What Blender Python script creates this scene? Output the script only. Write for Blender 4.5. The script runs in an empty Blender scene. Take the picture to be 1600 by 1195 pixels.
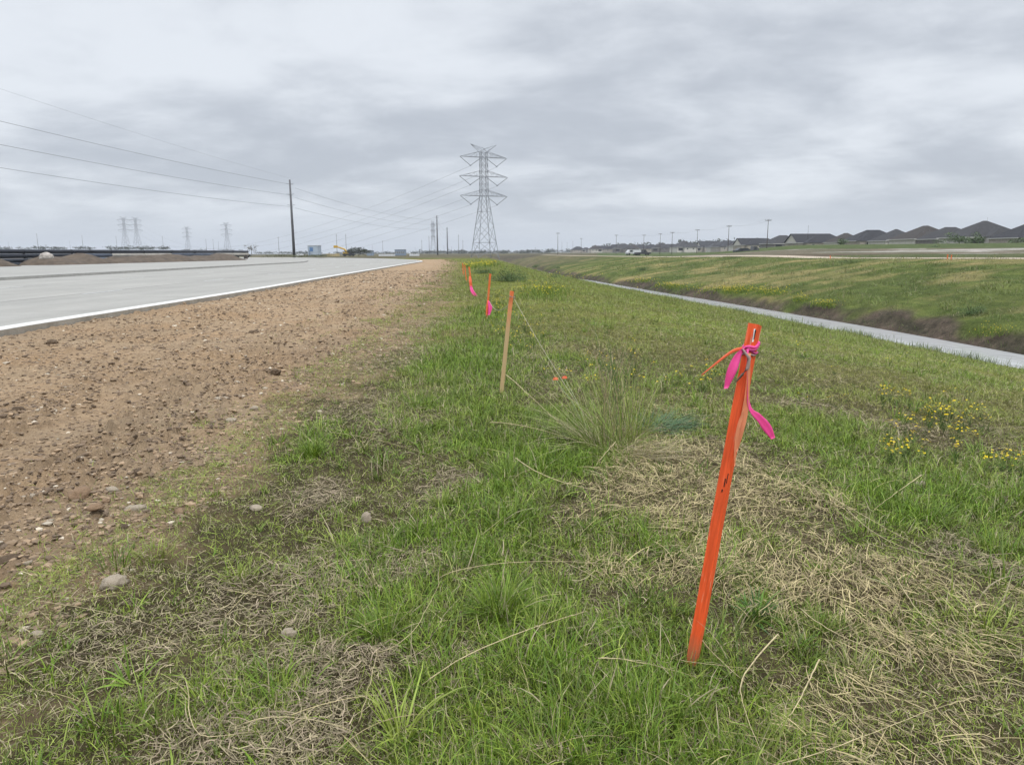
import bpy, math, random
import numpy as np
from mathutils import Matrix, Vector
R = math.radians
sc = bpy.context.scene
col = sc.collection
rng = np.random.default_rng(11)
random.seed(5)

# ------------------------------------------------------------------ camera
CAM_H = 1.45
PITCH = math.atan(203.0/1110.0)
ROLL = R(-0.32)
FPX = 1110.0
cam_d = bpy.data.cameras.new('camera'); cam = bpy.data.objects.new('camera', cam_d); col.objects.link(cam)
cam_d.sensor_width = 36.0; cam_d.lens = FPX/1600*36.0; cam_d.clip_start = 0.05; cam_d.clip_end = 20000
CM = Matrix.Translation((0, 0, CAM_H)) @ Matrix.Rotation(math.pi/2-PITCH, 4, 'X') @ Matrix.Rotation(ROLL, 4, 'Z')
cam.matrix_world = CM
sc.camera = cam
M3 = np.array(CM.to_3x3())
def ray(px, py):
    v = M3 @ np.array([(px-800)/FPX, -(py-597.5)/FPX, -1.0]); return v
def onz(px, py, z=0.0):                     # where the sight line meets the level z
    v = ray(px, py); t = (z-CAM_H)/v[2]; return np.array([v[0]*t, v[1]*t, z])
def atY(px, py, Y):                         # point at the depth Y
    v = ray(px, py); t = Y/v[1]; return np.array([v[0]*t, Y, CAM_H+v[2]*t])

# ------------------------------------------------------------------ world: overcast sky
SUN_EL, SUN_ROT = R(58), R(150)
w = bpy.data.worlds.new("World"); sc.world = w; w.use_nodes = True
nt = w.node_tree; nt.nodes.clear(); N = nt.nodes.new; L = nt.links.new
def mathn(t, op, a, b=None, c=None, clamp=False):
    n = t.nodes.new('ShaderNodeMath'); n.operation = op; n.use_clamp = clamp
    for i, v in enumerate((a, b, c)):
        if v is None: continue
        if isinstance(v, (int, float)): n.inputs[i].default_value = v
        else: t.links.new(v, n.inputs[i])
    return n.outputs[0]
def mixc(t, f, a, b, mode='MIX'):
    n = t.nodes.new('ShaderNodeMix'); n.data_type = 'RGBA'; n.blend_type = mode
    for s, v in ((n.inputs[0], f), (n.inputs[6], a), (n.inputs[7], b)):
        if isinstance(v, (int, float)): s.default_value = v
        elif isinstance(v, tuple): s.default_value = (*v[:3], 1)
        else: t.links.new(v, s)
    return n.outputs[2]
def noise(t, vec, scale, detail=4, rough=.55, dist=0.0, dim='3D'):
    n = t.nodes.new('ShaderNodeTexNoise'); n.noise_dimensions = dim
    n.inputs['Scale'].default_value = scale; n.inputs['Detail'].default_value = detail
    n.inputs['Roughness'].default_value = rough; n.inputs['Distortion'].default_value = dist
    if vec is not None: t.links.new(vec, n.inputs['Vector'])
    return n.outputs['Fac']
def maprange(t, v, a, b, c=0.0, d=1.0, smooth=True):
    n = t.nodes.new('ShaderNodeMapRange'); n.interpolation_type = 'SMOOTHSTEP' if smooth else 'LINEAR'
    t.links.new(v, n.inputs[0])
    for i, x in enumerate((a, b, c, d)): n.inputs[i+1].default_value = x
    return n.outputs[0]
tc = N('ShaderNodeTexCoord'); sx = N('ShaderNodeSeparateXYZ'); L(tc.outputs['Generated'], sx.inputs[0])
zc = mathn(nt, 'MAXIMUM', sx.outputs[2], 0.0)
den = mathn(nt, 'ADD', zc, 0.21)
u_ = mathn(nt, 'DIVIDE', sx.outputs[0], den); v_ = mathn(nt, 'DIVIDE', sx.outputs[1], den)
cx = N('ShaderNodeCombineXYZ'); L(u_, cx.inputs[0]); L(v_, cx.inputs[1]); cx.inputs[2].default_value = 3.7
mp = N('ShaderNodeMapping'); L(cx.outputs[0], mp.inputs[0]); mp.inputs['Location'].default_value = (1.3, 4.1, 0); mp.inputs['Scale'].default_value = (1.0, 1.25, 1); mp.inputs['Rotation'].default_value = (0, 0, .35)
n1 = noise(nt, mp.outputs[0], 1.05, 8, .55, .2)
n2 = noise(nt, mp.outputs[0], 3.1, 7, .6, .3)
n3 = noise(nt, mp.outputs[0], 0.30, 2, .5, .2)
cl = mathn(nt, 'ADD', mathn(nt, 'MULTIPLY', n1, .60), mathn(nt, 'ADD', mathn(nt, 'MULTIPLY', n2, .18), mathn(nt, 'MULTIPLY', n3, .30)))
clf = maprange(nt, cl, .445, .65)
cloud = mixc(nt, clf, (.475, .513, .575), (.745, .785, .840))
hz = maprange(nt, zc, 0.0, .085)
cloud = mixc(nt, hz, (.575, .625, .700), cloud)
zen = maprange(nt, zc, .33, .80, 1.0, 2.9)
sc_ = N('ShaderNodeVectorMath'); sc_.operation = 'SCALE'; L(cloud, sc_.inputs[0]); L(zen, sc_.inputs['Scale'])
sky = N('ShaderNodeTexSky'); sky.sky_type = 'NISHITA'; sky.sun_disc = False; sky.sun_elevation = SUN_EL; sky.sun_rotation = SUN_ROT
bg1 = N('ShaderNodeBackground'); L(sky.outputs[0], bg1.inputs[0]); bg1.inputs[1].default_value = 0.10
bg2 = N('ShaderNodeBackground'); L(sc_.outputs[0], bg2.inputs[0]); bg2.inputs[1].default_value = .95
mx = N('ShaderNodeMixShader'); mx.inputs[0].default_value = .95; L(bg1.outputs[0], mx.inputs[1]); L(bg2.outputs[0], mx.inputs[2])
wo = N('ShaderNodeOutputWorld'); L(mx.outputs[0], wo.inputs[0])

sun_d = bpy.data.lights.new('sun', 'SUN'); sun_d.energy = 1.5; sun_d.angle = R(14); sun_d.color = (1, .965, .91)
sun = bpy.data.objects.new('sun', sun_d); col.objects.link(sun)
sd = Vector((math.sin(SUN_ROT)*math.cos(SUN_EL), math.cos(SUN_ROT)*math.cos(SUN_EL), math.sin(SUN_EL)))
sun.rotation_euler = sd.to_track_quat('Z', 'Y').to_euler()

sc.view_settings.view_transform = 'Standard'; sc.view_settings.look = 'None'
sc.view_settings.exposure = 0.21; sc.view_settings.gamma = 1.0
sc.cycles.max_bounces = 5; sc.cycles.diffuse_bounces = 3; sc.cycles.transmission_bounces = 3; sc.cycles.glossy_bounces = 2
sc.cycles.volume_bounces = 0; sc.cycles.caustics_reflective = False; sc.cycles.caustics_refractive = False

# ------------------------------------------------------------------ helpers
def tag(o, label=None, cat=None, group=None, kind=None):
    if label: o['label'] = label
    if cat: o['category'] = cat
    if group: o['group'] = group
    if kind: o['kind'] = kind
    return o
def empty(name, loc=(0, 0, 0), rz=0):
    o = bpy.data.objects.new(name, None); o.location = [float(c) for c in loc]; o.rotation_euler = (0, 0, rz)
    o.empty_display_size = .2; col.objects.link(o); return o
def npmesh(name, V, F, mats, attrs=None, smooth=False, midx=None):
    """V (n,3); F (m,k) int array of tris or quads"""
    me = bpy.data.meshes.new(name)
    V = np.asarray(V, np.float32); F = np.asarray(F, np.int32); m, k = F.shape
    me.vertices.add(len(V)); me.vertices.foreach_set('co', V.ravel())
    me.loops.add(m*k); me.loops.foreach_set('vertex_index', F.ravel())
    me.polygons.add(m); me.polygons.foreach_set('loop_start', np.arange(0, m*k, k, dtype=np.int32))
    if midx is not None: me.polygons.foreach_set('material_index', np.asarray(midx, np.int32))
    me.update(calc_edges=True)
    me.polygons.foreach_set('use_smooth', np.full(m, smooth, bool))
    for mt in (mats if isinstance(mats, (list, tuple)) else [mats]): me.materials.append(mt)
    for an, a in (attrs or {}).items():
        a = np.asarray(a, np.float32)
        if a.ndim == 1:
            at = me.attributes.new(an, 'FLOAT', 'POINT'); at.data.foreach_set('value', a)
        else:
            if a.shape[1] == 3: a = np.hstack([a, np.ones((len(a), 1), np.float32)])
            at = me.attributes.new(an, 'FLOAT_COLOR', 'POINT'); at.data.foreach_set('color', a.ravel())
    return me
def link(name, me, parent=None, loc=(0, 0, 0)):
    o = bpy.data.objects.new(name, me); o.location = [float(c) for c in loc]; col.objects.link(o)
    if parent is not None: o.parent = parent
    return o
class MB:
    """collects boxes, bars and tubes into one mesh"""
    def __init__(s): s.v = []; s.f = []; s.mi = []
    def add(s, V, F, mi=0):
        b = len(s.v); s.v += [tuple(map(float, p)) for p in V]; s.f += [tuple(i+b for i in f) for f in F]; s.mi += [mi]*len(F); return s
    def box(s, x0, x1, y0, y1, z0, z1, mi=0):
        V = [(x, y, z) for z in (z0, z1) for (x, y) in ((x0, y0), (x1, y0), (x1, y1), (x0, y1))]
        return s.add(V, [(3, 2, 1, 0), (4, 5, 6, 7), (0, 1, 5, 4), (1, 2, 6, 5), (2, 3, 7, 6), (3, 0, 4, 7)], mi)
    def bar(s, a, b, w, w2=None, mi=0):
        return s.tube([a, b], [w/2*1.2, (w2 or w)/2*1.2], 4, mi)
    def tube(s, pts, rad, n=8, mi=0, cap=True):
        P = [Vector(p) for p in pts]; rad = rad if isinstance(rad, (list, tuple)) else [rad]*len(P)
        V = []; up = Vector((0, 0, 1))
        for i, p in enumerate(P):
            d = (P[min(i+1, len(P)-1)]-P[max(i-1, 0)]).normalized()
            if abs(d.z) > .97: up2 = Vector((1, 0, 0))
            else: up2 = up
            a = d.cross(up2).normalized(); c = a.cross(d)
            for k in range(n):
                t = 2*math.pi*(k+.5)/n; V.append(p+(a*math.cos(t)+c*math.sin(t))*rad[i])
        F = [(i*n+k, i*n+(k+1) % n, (i+1)*n+(k+1) % n, (i+1)*n+k) for i in range(len(P)-1) for k in range(n)]
        if cap: F += [tuple(range(n-1, -1, -1)), tuple(range((len(P)-1)*n, len(P)*n))]
        return s.add(V, F, mi)
    def build(s, name, mats, parent=None, smooth=False, loc=(0, 0, 0)):
        me = bpy.data.meshes.new(name); me.from_pydata(s.v, [], s.f)
        for m in (mats if isinstance(mats, (list, tuple)) else [mats]): me.materials.append(m)
        me.polygons.foreach_set('material_index', s.mi)
        me.polygons.foreach_set('use_smooth', [smooth]*len(s.f)); me.update()
        return link(name, me, parent, loc)
def kids(o): return [c for c in bpy.data.objects if c.parent is o]
def copy_tree(o, parent=None, ch=None):
    c = o.copy(); col.objects.link(c); c.parent = parent
    for k in (kids(o) if ch is None else ch): copy_tree(k, c)
    return c

# numpy value noise
def _h(ix, iy, s):
    n = (ix.astype(np.int64)*374761393 + iy.astype(np.int64)*668265263 + s*1442695041) & 0xffffffff
    n = ((n ^ (n >> 13))*1274126177) & 0xffffffff
    n = n ^ (n >> 16)
    return (n & 0xffffff)/float(0xffffff)
def vn(x, y, s=0):
    ix = np.floor(x); iy = np.floor(y); fx = x-ix; fy = y-iy
    fx = fx*fx*fx*(fx*(fx*6-15)+10); fy = fy*fy*fy*(fy*(fy*6-15)+10)
    a = _h(ix, iy, s); b = _h(ix+1, iy, s); c = _h(ix, iy+1, s); d = _h(ix+1, iy+1, s)
    return (a+(b-a)*fx)*(1-fy)+(c+(d-c)*fx)*fy
def fbm(x, y, sc=1.0, oct=4, s=0, g=.5):
    x = np.asarray(x, float)*sc; y = np.asarray(y, float)*sc; t = 0; a = 1; A = 0
    for i in range(oct):
        t = t+a*vn(x*.8+y*.6+17.3*i, -x*.6+y*.8+9.1*i, s+i); A += a; a *= g; x = x*2.03; y = y*2.03
    return t/A
def worley(x, y, sc, s=0):
    """nearest jittered cell: distance and the cell's random value"""
    X = x*sc; Y = y*sc; ix = np.floor(X); iy = np.floor(Y); best = np.full(X.shape, 9.0); rv = np.zeros(X.shape)
    for dx in (-1, 0, 1):
        for dy in (-1, 0, 1):
            cx_, cy_ = ix+dx, iy+dy; px = cx_+_h(cx_, cy_, s); py = cy_+_h(cx_, cy_, s+7); d = np.hypot(X-px, Y-py); k = d < best
            best = np.where(k, d, best); rv = np.where(k, _h(cx_, cy_, s+13), rv)
    return best, rv
def sst(a, b, x):
    t = np.clip((x-a)/(b-a), 0, 1); return t*t*(3-2*t)

# ------------------------------------------------------------------ materials
def newmat(name):
    m = bpy.data.materials.new(name); m.use_nodes = True; t = m.node_tree
    b = t.nodes['Principled BSDF']; return m, t, b
def objcoord(t): return t.nodes.new('ShaderNodeTexCoord').outputs['Object']
def bump(t, b, h, strength=.3, dist=.02):
    n = t.nodes.new('ShaderNodeBump'); n.inputs['Strength'].default_value = strength; n.inputs['Distance'].default_value = dist
    t.links.new(h, n.inputs['Height']); t.links.new(n.outputs[0], b.inputs['Normal'])
def attr(t, name):
    n = t.nodes.new('ShaderNodeAttribute'); n.attribute_name = name; return n
def simple(name, c, rough=.6, var=.15, scale=3.0, metal=0.0, bmp=0.0, spec=.3, c2=None):
    m, t, b = newmat(name); f = noise(t, objcoord(t), scale, 5, .6)
    f = maprange(t, f, .3, .7)
    lo = tuple(x*(1-var) for x in c) if c2 is None else c2; hi = tuple(min(1, x*(1+var)) for x in c) if c2 is None else c
    t.links.new(mixc(t, f, lo, hi), b.inputs['Base Color']); b.inputs['Roughness'].default_value = rough
    b.inputs['Metallic'].default_value = metal; b.inputs['Specular IOR Level'].default_value = spec
    if bmp: bump(t, b, f, bmp)
    return m
def blade_mat(name, trans=.3, rough=.55, spec=.25):
    m, t, b = newmat(name); a = attr(t, 'col')
    t.links.new(a.outputs['Color'], b.inputs['Base Color']); b.inputs['Roughness'].default_value = rough; b.inputs['Specular IOR Level'].default_value = spec
    tr = t.nodes.new('ShaderNodeBsdfTranslucent'); t.links.new(a.outputs['Color'], tr.inputs[0])
    mx = t.nodes.new('ShaderNodeMixShader'); mx.inputs[0].default_value = trans
    t.links.new(b.outputs[0], mx.inputs[1]); t.links.new(tr.outputs[0], mx.inputs[2])
    t.links.new(mx.outputs[0], t.nodes['Material Output'].inputs[0]); return m
M_blade = blade_mat('grass_blade', .16, .5, .35); M_straw = blade_mat('dry_straw', .15, .7, .15)
M_galv = simple('galvanised_steel', (.21, .222, .245), .5, .15, 2.0, .0, 0, .4)
M_wood = simple('weathered_pole_wood', (.10, .085, .075), .85, .3, 1.5)
M_steelpole = simple('dark_steel_pole', (.10, .10, .105), .6, .25, .6)
M_wire = simple('wire', (.14, .145, .15), .6, .1)
M_ins = simple('glass_insulator', (.20, .22, .24), .3, .1)
M_roofs = [simple('roof_shingle_%s' % n, c, .95, .18, 1.2, bmp=.1) for n, c in (('charcoal', (.030, .030, .034)), ('grey', (.042, .041, .043)), ('brown', (.044, .038, .035)))]
M_wallp = simple('pale_siding', (.50, .47, .42), .8, .1, 1.0)
M_brick = simple('tan_brick', (.34, .30, .25), .9, .2, 1.5)
M_brickd = simple('grey_brick', (.17, .155, .145), .9, .2, 1.5)
M_glass = simple('window_glass', (.04, .045, .055), .15, .1, 1, spec=.6)
M_dark = simple('patio_shade_and_cab_dark', (.02, .02, .022), .9, .1)  # near black: painted shade of house patios, also the boom machine's cab
M_trim = simple('white_trim', (.62, .60, .56), .7, .08)
M_pipeblk = simple('black_pipe_coating', (.009, .012, .020), .5, .3, .5, spec=.35)
M_pipeblue = simple('blue_grey_pipe', (.055, .07, .10), .5, .3, .5, spec=.4)
M_pipetan = simple('tan_pipe', (.36, .335, .29), .7, .15, .5)
M_yel = simple('machine_yellow', (.55, .34, .03), .5, .15, 1)
M_tyre = simple('rubber', (.02, .02, .02), .9, .2, 3)
M_white = simple('white_paint', (.62, .63, .64), .5, .1, 1)
M_bluegrey = simple('blue_grey_panel', (.20, .25, .32), .6, .1, 1)
M_stone = simple('pale_limestone', (.46, .40, .31), .9, .35, 18, bmp=.5, c2=(.26, .20, .14))
M_clod = simple('brown_clod', (.25, .175, .11), 1.0, .4, 25, bmp=.8, c2=(.13, .09, .058))
M_bark = simple('bark', (.08, .065, .05), .9, .3, 4)
M_conc = None

# road concrete
m, t, b = newmat('road_concrete'); oc = objcoord(t); M_road = m
f1 = maprange(t, noise(t, oc, .25, 5, .6, .4), .32, .68); f2 = maprange(t, noise(t, oc, 3.5, 6, .65), .3, .7)
mp = t.nodes.new('ShaderNodeMapping'); t.links.new(oc, mp.inputs[0]); mp.inputs['Scale'].default_value = (.9, .05, 1)
f3 = maprange(t, noise(t, mp.outputs[0], 1.0, 4, .6, .2), .35, .65)
c = mixc(t, f1, (.25, .243, .222), (.31, .298, .27)); c = mixc(t, .25, c, mixc(t, f2, (.23, .22, .20), (.36, .35, .32))); c = mixc(t, .30, c, mixc(t, f3, (.25, .245, .225), (.35, .34, .315)))
t.links.new(c, b.inputs['Base Color']); b.inputs['Roughness'].default_value = .85; b.inputs['Specular IOR Level'].default_value = .2; bump(t, b, f2, .15, .005)
def kerbmat(name, ca, cb, dirt):
    m, t, b = newmat(name); oc = objcoord(t)
    f = maprange(t, noise(t, oc, 2.2, 6, .65, .3), .3, .7); g = maprange(t, noise(t, oc, 14, 4, .6), .35, .65)
    c = mixc(t, f, ca, cb); c = mixc(t, mathn(t, 'MULTIPLY', g, .3), c, dirt)
    t.links.new(c, b.inputs['Base Color']); b.inputs['Roughness'].default_value = .85; bump(t, b, g, .2, .004); return m
M_kerbtop = kerbmat('kerb_white_top', (.52, .515, .49), (.62, .61, .585), (.55, .53, .48))
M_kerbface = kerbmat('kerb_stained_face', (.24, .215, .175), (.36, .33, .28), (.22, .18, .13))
M_median = kerbmat('median_kerb_concrete', (.26, .255, .235), (.33, .32, .295), (.25, .24, .21))

# dirt
m, t, b = newmat('dirt'); oc = objcoord(t); M_dirt = m; b.inputs['Specular IOR Level'].default_value = .15
a = attr(t, 'tone')
f1 = maprange(t, noise(t, oc, .55, 6, .6, .5), .3, .7); f2 = maprange(t, noise(t, oc, 9, 6, .65, .3), .32, .68); f3 = maprange(t, noise(t, oc, 55, 5, .7), .55, .72)
vor = t.nodes.new('ShaderNodeTexVoronoi'); vor.inputs['Scale'].default_value = 70; t.links.new(oc, vor.inputs['Vector'])
sp = maprange(t, vor.outputs['Distance'], .10, .20, 1, 0)
wn = t.nodes.new('ShaderNodeSeparateColor'); t.links.new(vor.outputs['Color'], wn.inputs[0])
sp = mathn(t, 'MULTIPLY', sp, maprange(t, wn.outputs[0], .80, .86))
c = mixc(t, f1, (.365, .243, .138), (.390, .290, .185)); c = mixc(t, mathn(t, 'MULTIPLY', f2, .6), c, (.19, .130, .080))
c = mixc(t, mathn(t, 'MULTIPLY', f3, .5), c, (.42, .335, .25)); c = mixc(t, sp, c, (.55, .48, .39))
c = mixc(t, mathn(t, 'MULTIPLY', a.outputs['Fac'], .6), c, (.20, .15, .10))
t.links.new(c, b.inputs['Base Color']); b.inputs['Roughness'].default_value = .95
hh = mathn(t, 'ADD', mathn(t, 'MULTIPLY', noise(t, oc, 60, 6, .7), .7), mathn(t, 'MULTIPLY', sp, .4)); bump(t, b, hh, 1.0, .035)

# ground (under the grass, banks, fields): zones by attribute
m, t, b = newmat('ground_soil_and_turf'); oc = objcoord(t); M_ground = m; b.inputs['Specular IOR Level'].default_value = .1
base = attr(t, 'col'); tx = attr(t, 'turf')
f2 = maprange(t, noise(t, oc, 6, 7, .68, .3), .3, .7); f3 = maprange(t, noise(t, oc, 45, 5, .7), .35, .7); f1 = maprange(t, noise(t, oc, .8, 6, .65, .5), .33, .67)
mpn = t.nodes.new('ShaderNodeMapping'); t.links.new(oc, mpn.inputs[0]); mpn.inputs['Scale'].default_value = (1.0, .35, 1.0); mpn.inputs['Rotation'].default_value = (0, 0, .5)
f4 = maprange(t, noise(t, mpn.outputs[0], .35, 6, .7, .6), .35, .65)
v1 = mixc(t, f2, (.62, .62, .62), (1.35, 1.30, 1.25)); v2 = mixc(t, f3, (.6, .58, .55), (1.4, 1.36, 1.3)); v3 = mixc(t, f1, (.78, .80, .78), (1.22, 1.18, 1.2)); v4 = mixc(t, f4, (.72, .80, .72), (1.30, 1.2, 1.3))
c = mixc(t, .8, base.outputs['Color'], v1, 'MULTIPLY'); c = mixc(t, .5, c, v2, 'MULTIPLY'); c = mixc(t, tx.outputs['Fac'], c, mixc(t, .9, mixc(t, .9, c, v3, 'MULTIPLY'), v4, 'MULTIPLY'))
t.links.new(c, b.inputs['Base Color']); b.inputs['Roughness'].default_value = 1.0
bump(t, b, mathn(t, 'ADD', f2, f3), .6, .03)

# water
m, t, b = newmat('ditch_water'); oc = objcoord(t); M_water = m
b.inputs['Base Color'].default_value = (.46, .465, .46, 1); b.inputs['Roughness'].default_value = .13; b.inputs['IOR'].default_value = 1.33
mpw = t.nodes.new('ShaderNodeMapping'); t.links.new(oc, mpw.inputs[0]); mpw.inputs['Scale'].default_value = (1.2, .7, 1)
bump(t, b, noise(t, mpw.outputs[0], 1.0, 2, .5, .3), .32, .10)

# ------------------------------------------------------------------ layout curves (metres, camera at the origin looking along +Y)
_w = [(1600, 566), (1500, 546), (1400, 526), (1300, 507.5), (1200, 490), (1150, 480.5), (1100, 472), (1000, 455), (905, 437.5)]
WP = [onz(px, py, -3.0) for px, py in _w]
dY = [-60, 5] + [p[1] for p in WP] + [140, 208, 320, 600]
dX = [24.5, 22.6] + [p[0] for p in WP] + [WP[-1][0]-1.6, 5.2, -2, -30]
def ditchX(Y):
    y = np.asarray(Y, float); r = 0
    for o in (-9, -4, 0, 4, 9): r = r+np.interp(y+o*np.clip(np.abs(y)/60, .3, 1.5), dY, dX)
    return r/5
bp = [onz(*p) for p in ((0, 945), (130, 860), (270, 770), (345, 705), (420, 640), (490, 590), (560, 540), (640, 470), (680, 430), (697, 417), (704, 410))]
bY = [-40, 0] + [p[1] for p in bp] + [200, 600]
bX = [-2.2, -2.15] + [p[0]-.16 for p in bp] + [-20, -150]
def vergeX(Y): return np.interp(Y, bY, bX)      # grass / dirt boundary
kp = [onz(px, py, .18) for px, py in ((0, 514), (100, 498.5), (200, 483), (400, 452), (500, 434.5), (600, 418), (645, 410.6), (668, 407.3))]
KL = [(-7.6, -60), (-7.9, -10), (-8.1, 5)] + [(p[0], p[1]) for p in kp] + [(-27, 165), (-48, 205), (-92, 265), (-160, 325), (-330, 420)]
def resample(P, step=1.0, it=3):
    P = np.array(P, float)
    for _ in range(it):                                           # Chaikin smoothing
        Q = [P[0]]
        for a_, b_ in zip(P[:-1], P[1:]): Q += [a_*.75+b_*.25, a_*.25+b_*.75]
        Q.append(P[-1]); P = np.array(Q)
    s = np.r_[0, np.cumsum(np.hypot(*np.diff(P, axis=0).T))]; n = int(s[-1]/step)
    q = np.linspace(0, s[-1], n); return np.c_[np.interp(q, s, P[:, 0]), np.interp(q, s, P[:, 1])], q
KC, KS = resample(KL, 1.0)
T_ = np.gradient(KC, axis=0); T_ /= np.linalg.norm(T_, axis=1)[:, None]; KN = np.c_[-T_[:, 1], T_[:, 0]]   # to the left of travel
def kerbX(Y):
    m_ = KC[:, 1] < 150; return np.interp(Y, KC[m_, 1], KC[m_, 0])
def stakeX(Y): return .75 - .042*np.asarray(Y, float)

def H0(x, y):
    """ground height without fine relief"""
    x = np.asarray(x, float); y = np.asarray(y, float)
    xd = ditchX(y); r = np.hypot(x, y)
    near = np.minimum(stakeX(y)+1.2, xd-6)
    tt = np.clip((x-near)/np.maximum(xd-1.3-near, .1), 0, 1)
    zn = -3.05*(.35*tt+.65*(tt**1.35))*(1-.0*tt)
    s = x-xd
    bed = -3.45+.0*s
    crest = np.interp(y, [0, 55, 85, 140, 230, 600], [.75, .72, .55, .36, .22, .1])
    wdt = np.interp(y, [0, 55, 85, 140, 230, 600], [21, 21.5, 21.5, 19.5, 16, 14])
    q = np.clip((s-1.3)/(wdt-1.3), 0, 1)
    prof = np.interp(q, [0, .03, .07, .16, .30, .6, .85, 1], [0, .06, .20, .33, .47, .72, .93, 1])
    zf = -3.08+(crest+3.08)*prof
    zf = zf + .18*(fbm(x, y, .16, 4, 40)-.5)*sst(0, .1, q)*(1-sst(.8, 1, q))*2
    z = np.where(s < -1.35, zn, np.where(s < 1.3, bed+.22*np.abs(s)**3/1.2, zf))
    z = np.where(s > wdt, crest, z)
    az = x/np.maximum(y, 1.0)
    ramp = np.interp(r, [0, 95, 225, 500, 5000], [0, 0, 1, .85, 0])*sst(.20, .42, az)*(y > 0)
    z = z+np.where(s > wdt, ramp*2.85, 0)
    z = z*(1-.9*sst(260, 420, y)*(s < wdt)*1.0)
    return z
def H(x, y):
    x = np.asarray(x, float); y = np.asarray(y, float); z = H0(x, y); r = np.hypot(x, y)
    k = np.clip(1-(r-25)/60, 0, 1)
    s = x-ditchX(y); dry = sst(1.2, 3, np.abs(s))
    z = z+k*dry*(.055*(fbm(x, y, .9, 4, 3)-.5)+.030*(fbm(x, y, 5, 3, 8)-.5))
    return z
def HV(x, y):                                                     # with the dip under dirt verge and road
    z = H(x, y); bx = vergeX(y); e = bx-x+(1.1*(fbm(x, y, 1.6, 4, 21)-.5)+.35*(fbm(x, y, 7, 3, 22)-.5))*np.clip(y/5, .7, 2.5)
    return z-.16*sst(-.02, .45, e)*(y < 165)

# ------------------------------------------------------------------ ground zones (patches measured on the ground)
def P_(px, py, rx, ry, k, s=1.0):
    c_ = onz(px, py); a_ = onz(px, py-ry); b_ = onz(px, py+ry); d_ = onz(px+rx, py)
    # allow for the near slope: patches right of the stakes lie a little lower, the shift is small
    return (c_[0], (a_[1]+b_[1])/2, abs(d_[0]-c_[0]), (a_[1]-b_[1])/2, k, s)
PATCH = [P_(*p) for p in (
    (720, 590, 100, 60, 'lush'), (760, 830, 110, 60, 'lush'), (790, 945, 110, 60, 'lush'), (900, 1060, 190, 130, 'lush'), (620, 1000, 70, 55, 'lush', .7),
    (840, 700, 110, 60, 'lush'), (740, 650, 80, 45, 'lush'), (760, 500, 60, 30, 'lush', .8), (485, 695, 40, 45, 'lush', .8), (1450, 800, 150, 80, 'lush', .7), (700, 1120, 60, 70, 'lush', .7),
    (1230, 655, 190, 40, 'lush', .7), (700, 520, 60, 20, 'lush', .6), (990, 1170, 260, 70, 'lush', .9), (1500, 720, 140, 50, 'lush', .7), (820, 560, 90, 30, 'lush', .7), (1180, 1110, 100, 60, 'lush', .6),
    (1190, 930, 70, 50, 'lush', .8), (1520, 1000, 100, 40, 'lush', .5), (940, 850, 60, 50, 'lush', .6), (560, 860, 40, 40, 'lush', .5), (1280, 990, 50, 40, 'lush', .6),
    (490, 785, 62, 42, 'dead'), (600, 885, 90, 40, 'dead', .8), (440, 935, 120, 60, 'dead', .8), (500, 1100, 110, 65, 'dead'), (640, 640, 60, 36, 'dead', .7),
    (655, 515, 40, 22, 'dead', .9), (350, 1120, 80, 60, 'dead', .8), (705, 765, 60, 30, 'dead', .8), (1545, 875, 60, 36, 'dead', .9), (560, 640, 60, 30, 'dead', .6), (150, 1020, 120, 60, 'dead', .5), (690, 870, 50, 40, 'dead', .8),
    (610, 560, 60, 20, 'dead', .7), (1420, 640, 80, 12, 'dead', .8), (1260, 620, 90, 15, 'dead', .6), (900, 560, 90, 25, 'dead', .5), (650, 1060, 40, 40, 'dead', .6), (1470, 730, 60, 12, 'dead', .8),
    (1060, 790, 130, 66, 'straw'), (1150, 870, 180, 55, 'straw'), (1330, 930, 170, 55, 'straw'), (1440, 1010, 170, 55, 'straw', .8), (1050, 722, 110, 34, 'straw'),
    (1190, 770, 150, 45, 'straw', .9), (1120, 645, 110, 32, 'straw', .65), (1330, 1110, 220, 70, 'straw', .42), (960, 690, 50, 40, 'straw', .6), (1520, 940, 90, 50, 'straw', .6), (1000, 880, 70, 40, 'straw', .7))]
def zones(x, y):
    wx = x+.55*(fbm(x, y, 3.2, 4, 60)-.5); wy = y+.8*(fbm(x, y, 3.2, 4, 61)-.5)
    out = {'lush': np.zeros_like(x), 'dead': np.zeros_like(x), 'straw': np.zeros_like(x)}
    for cx_, cy_, rx, ry, k, s in PATCH:
        d = ((wx-cx_)/rx)**2+((wy-cy_)/ry)**2
        out[k] = np.maximum(out[k], s*(.78 if k == 'lush' else 1)*(1-sst(.25, 1.8, d)))
    return out
def lin(c): return np.array(c, float)

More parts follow.
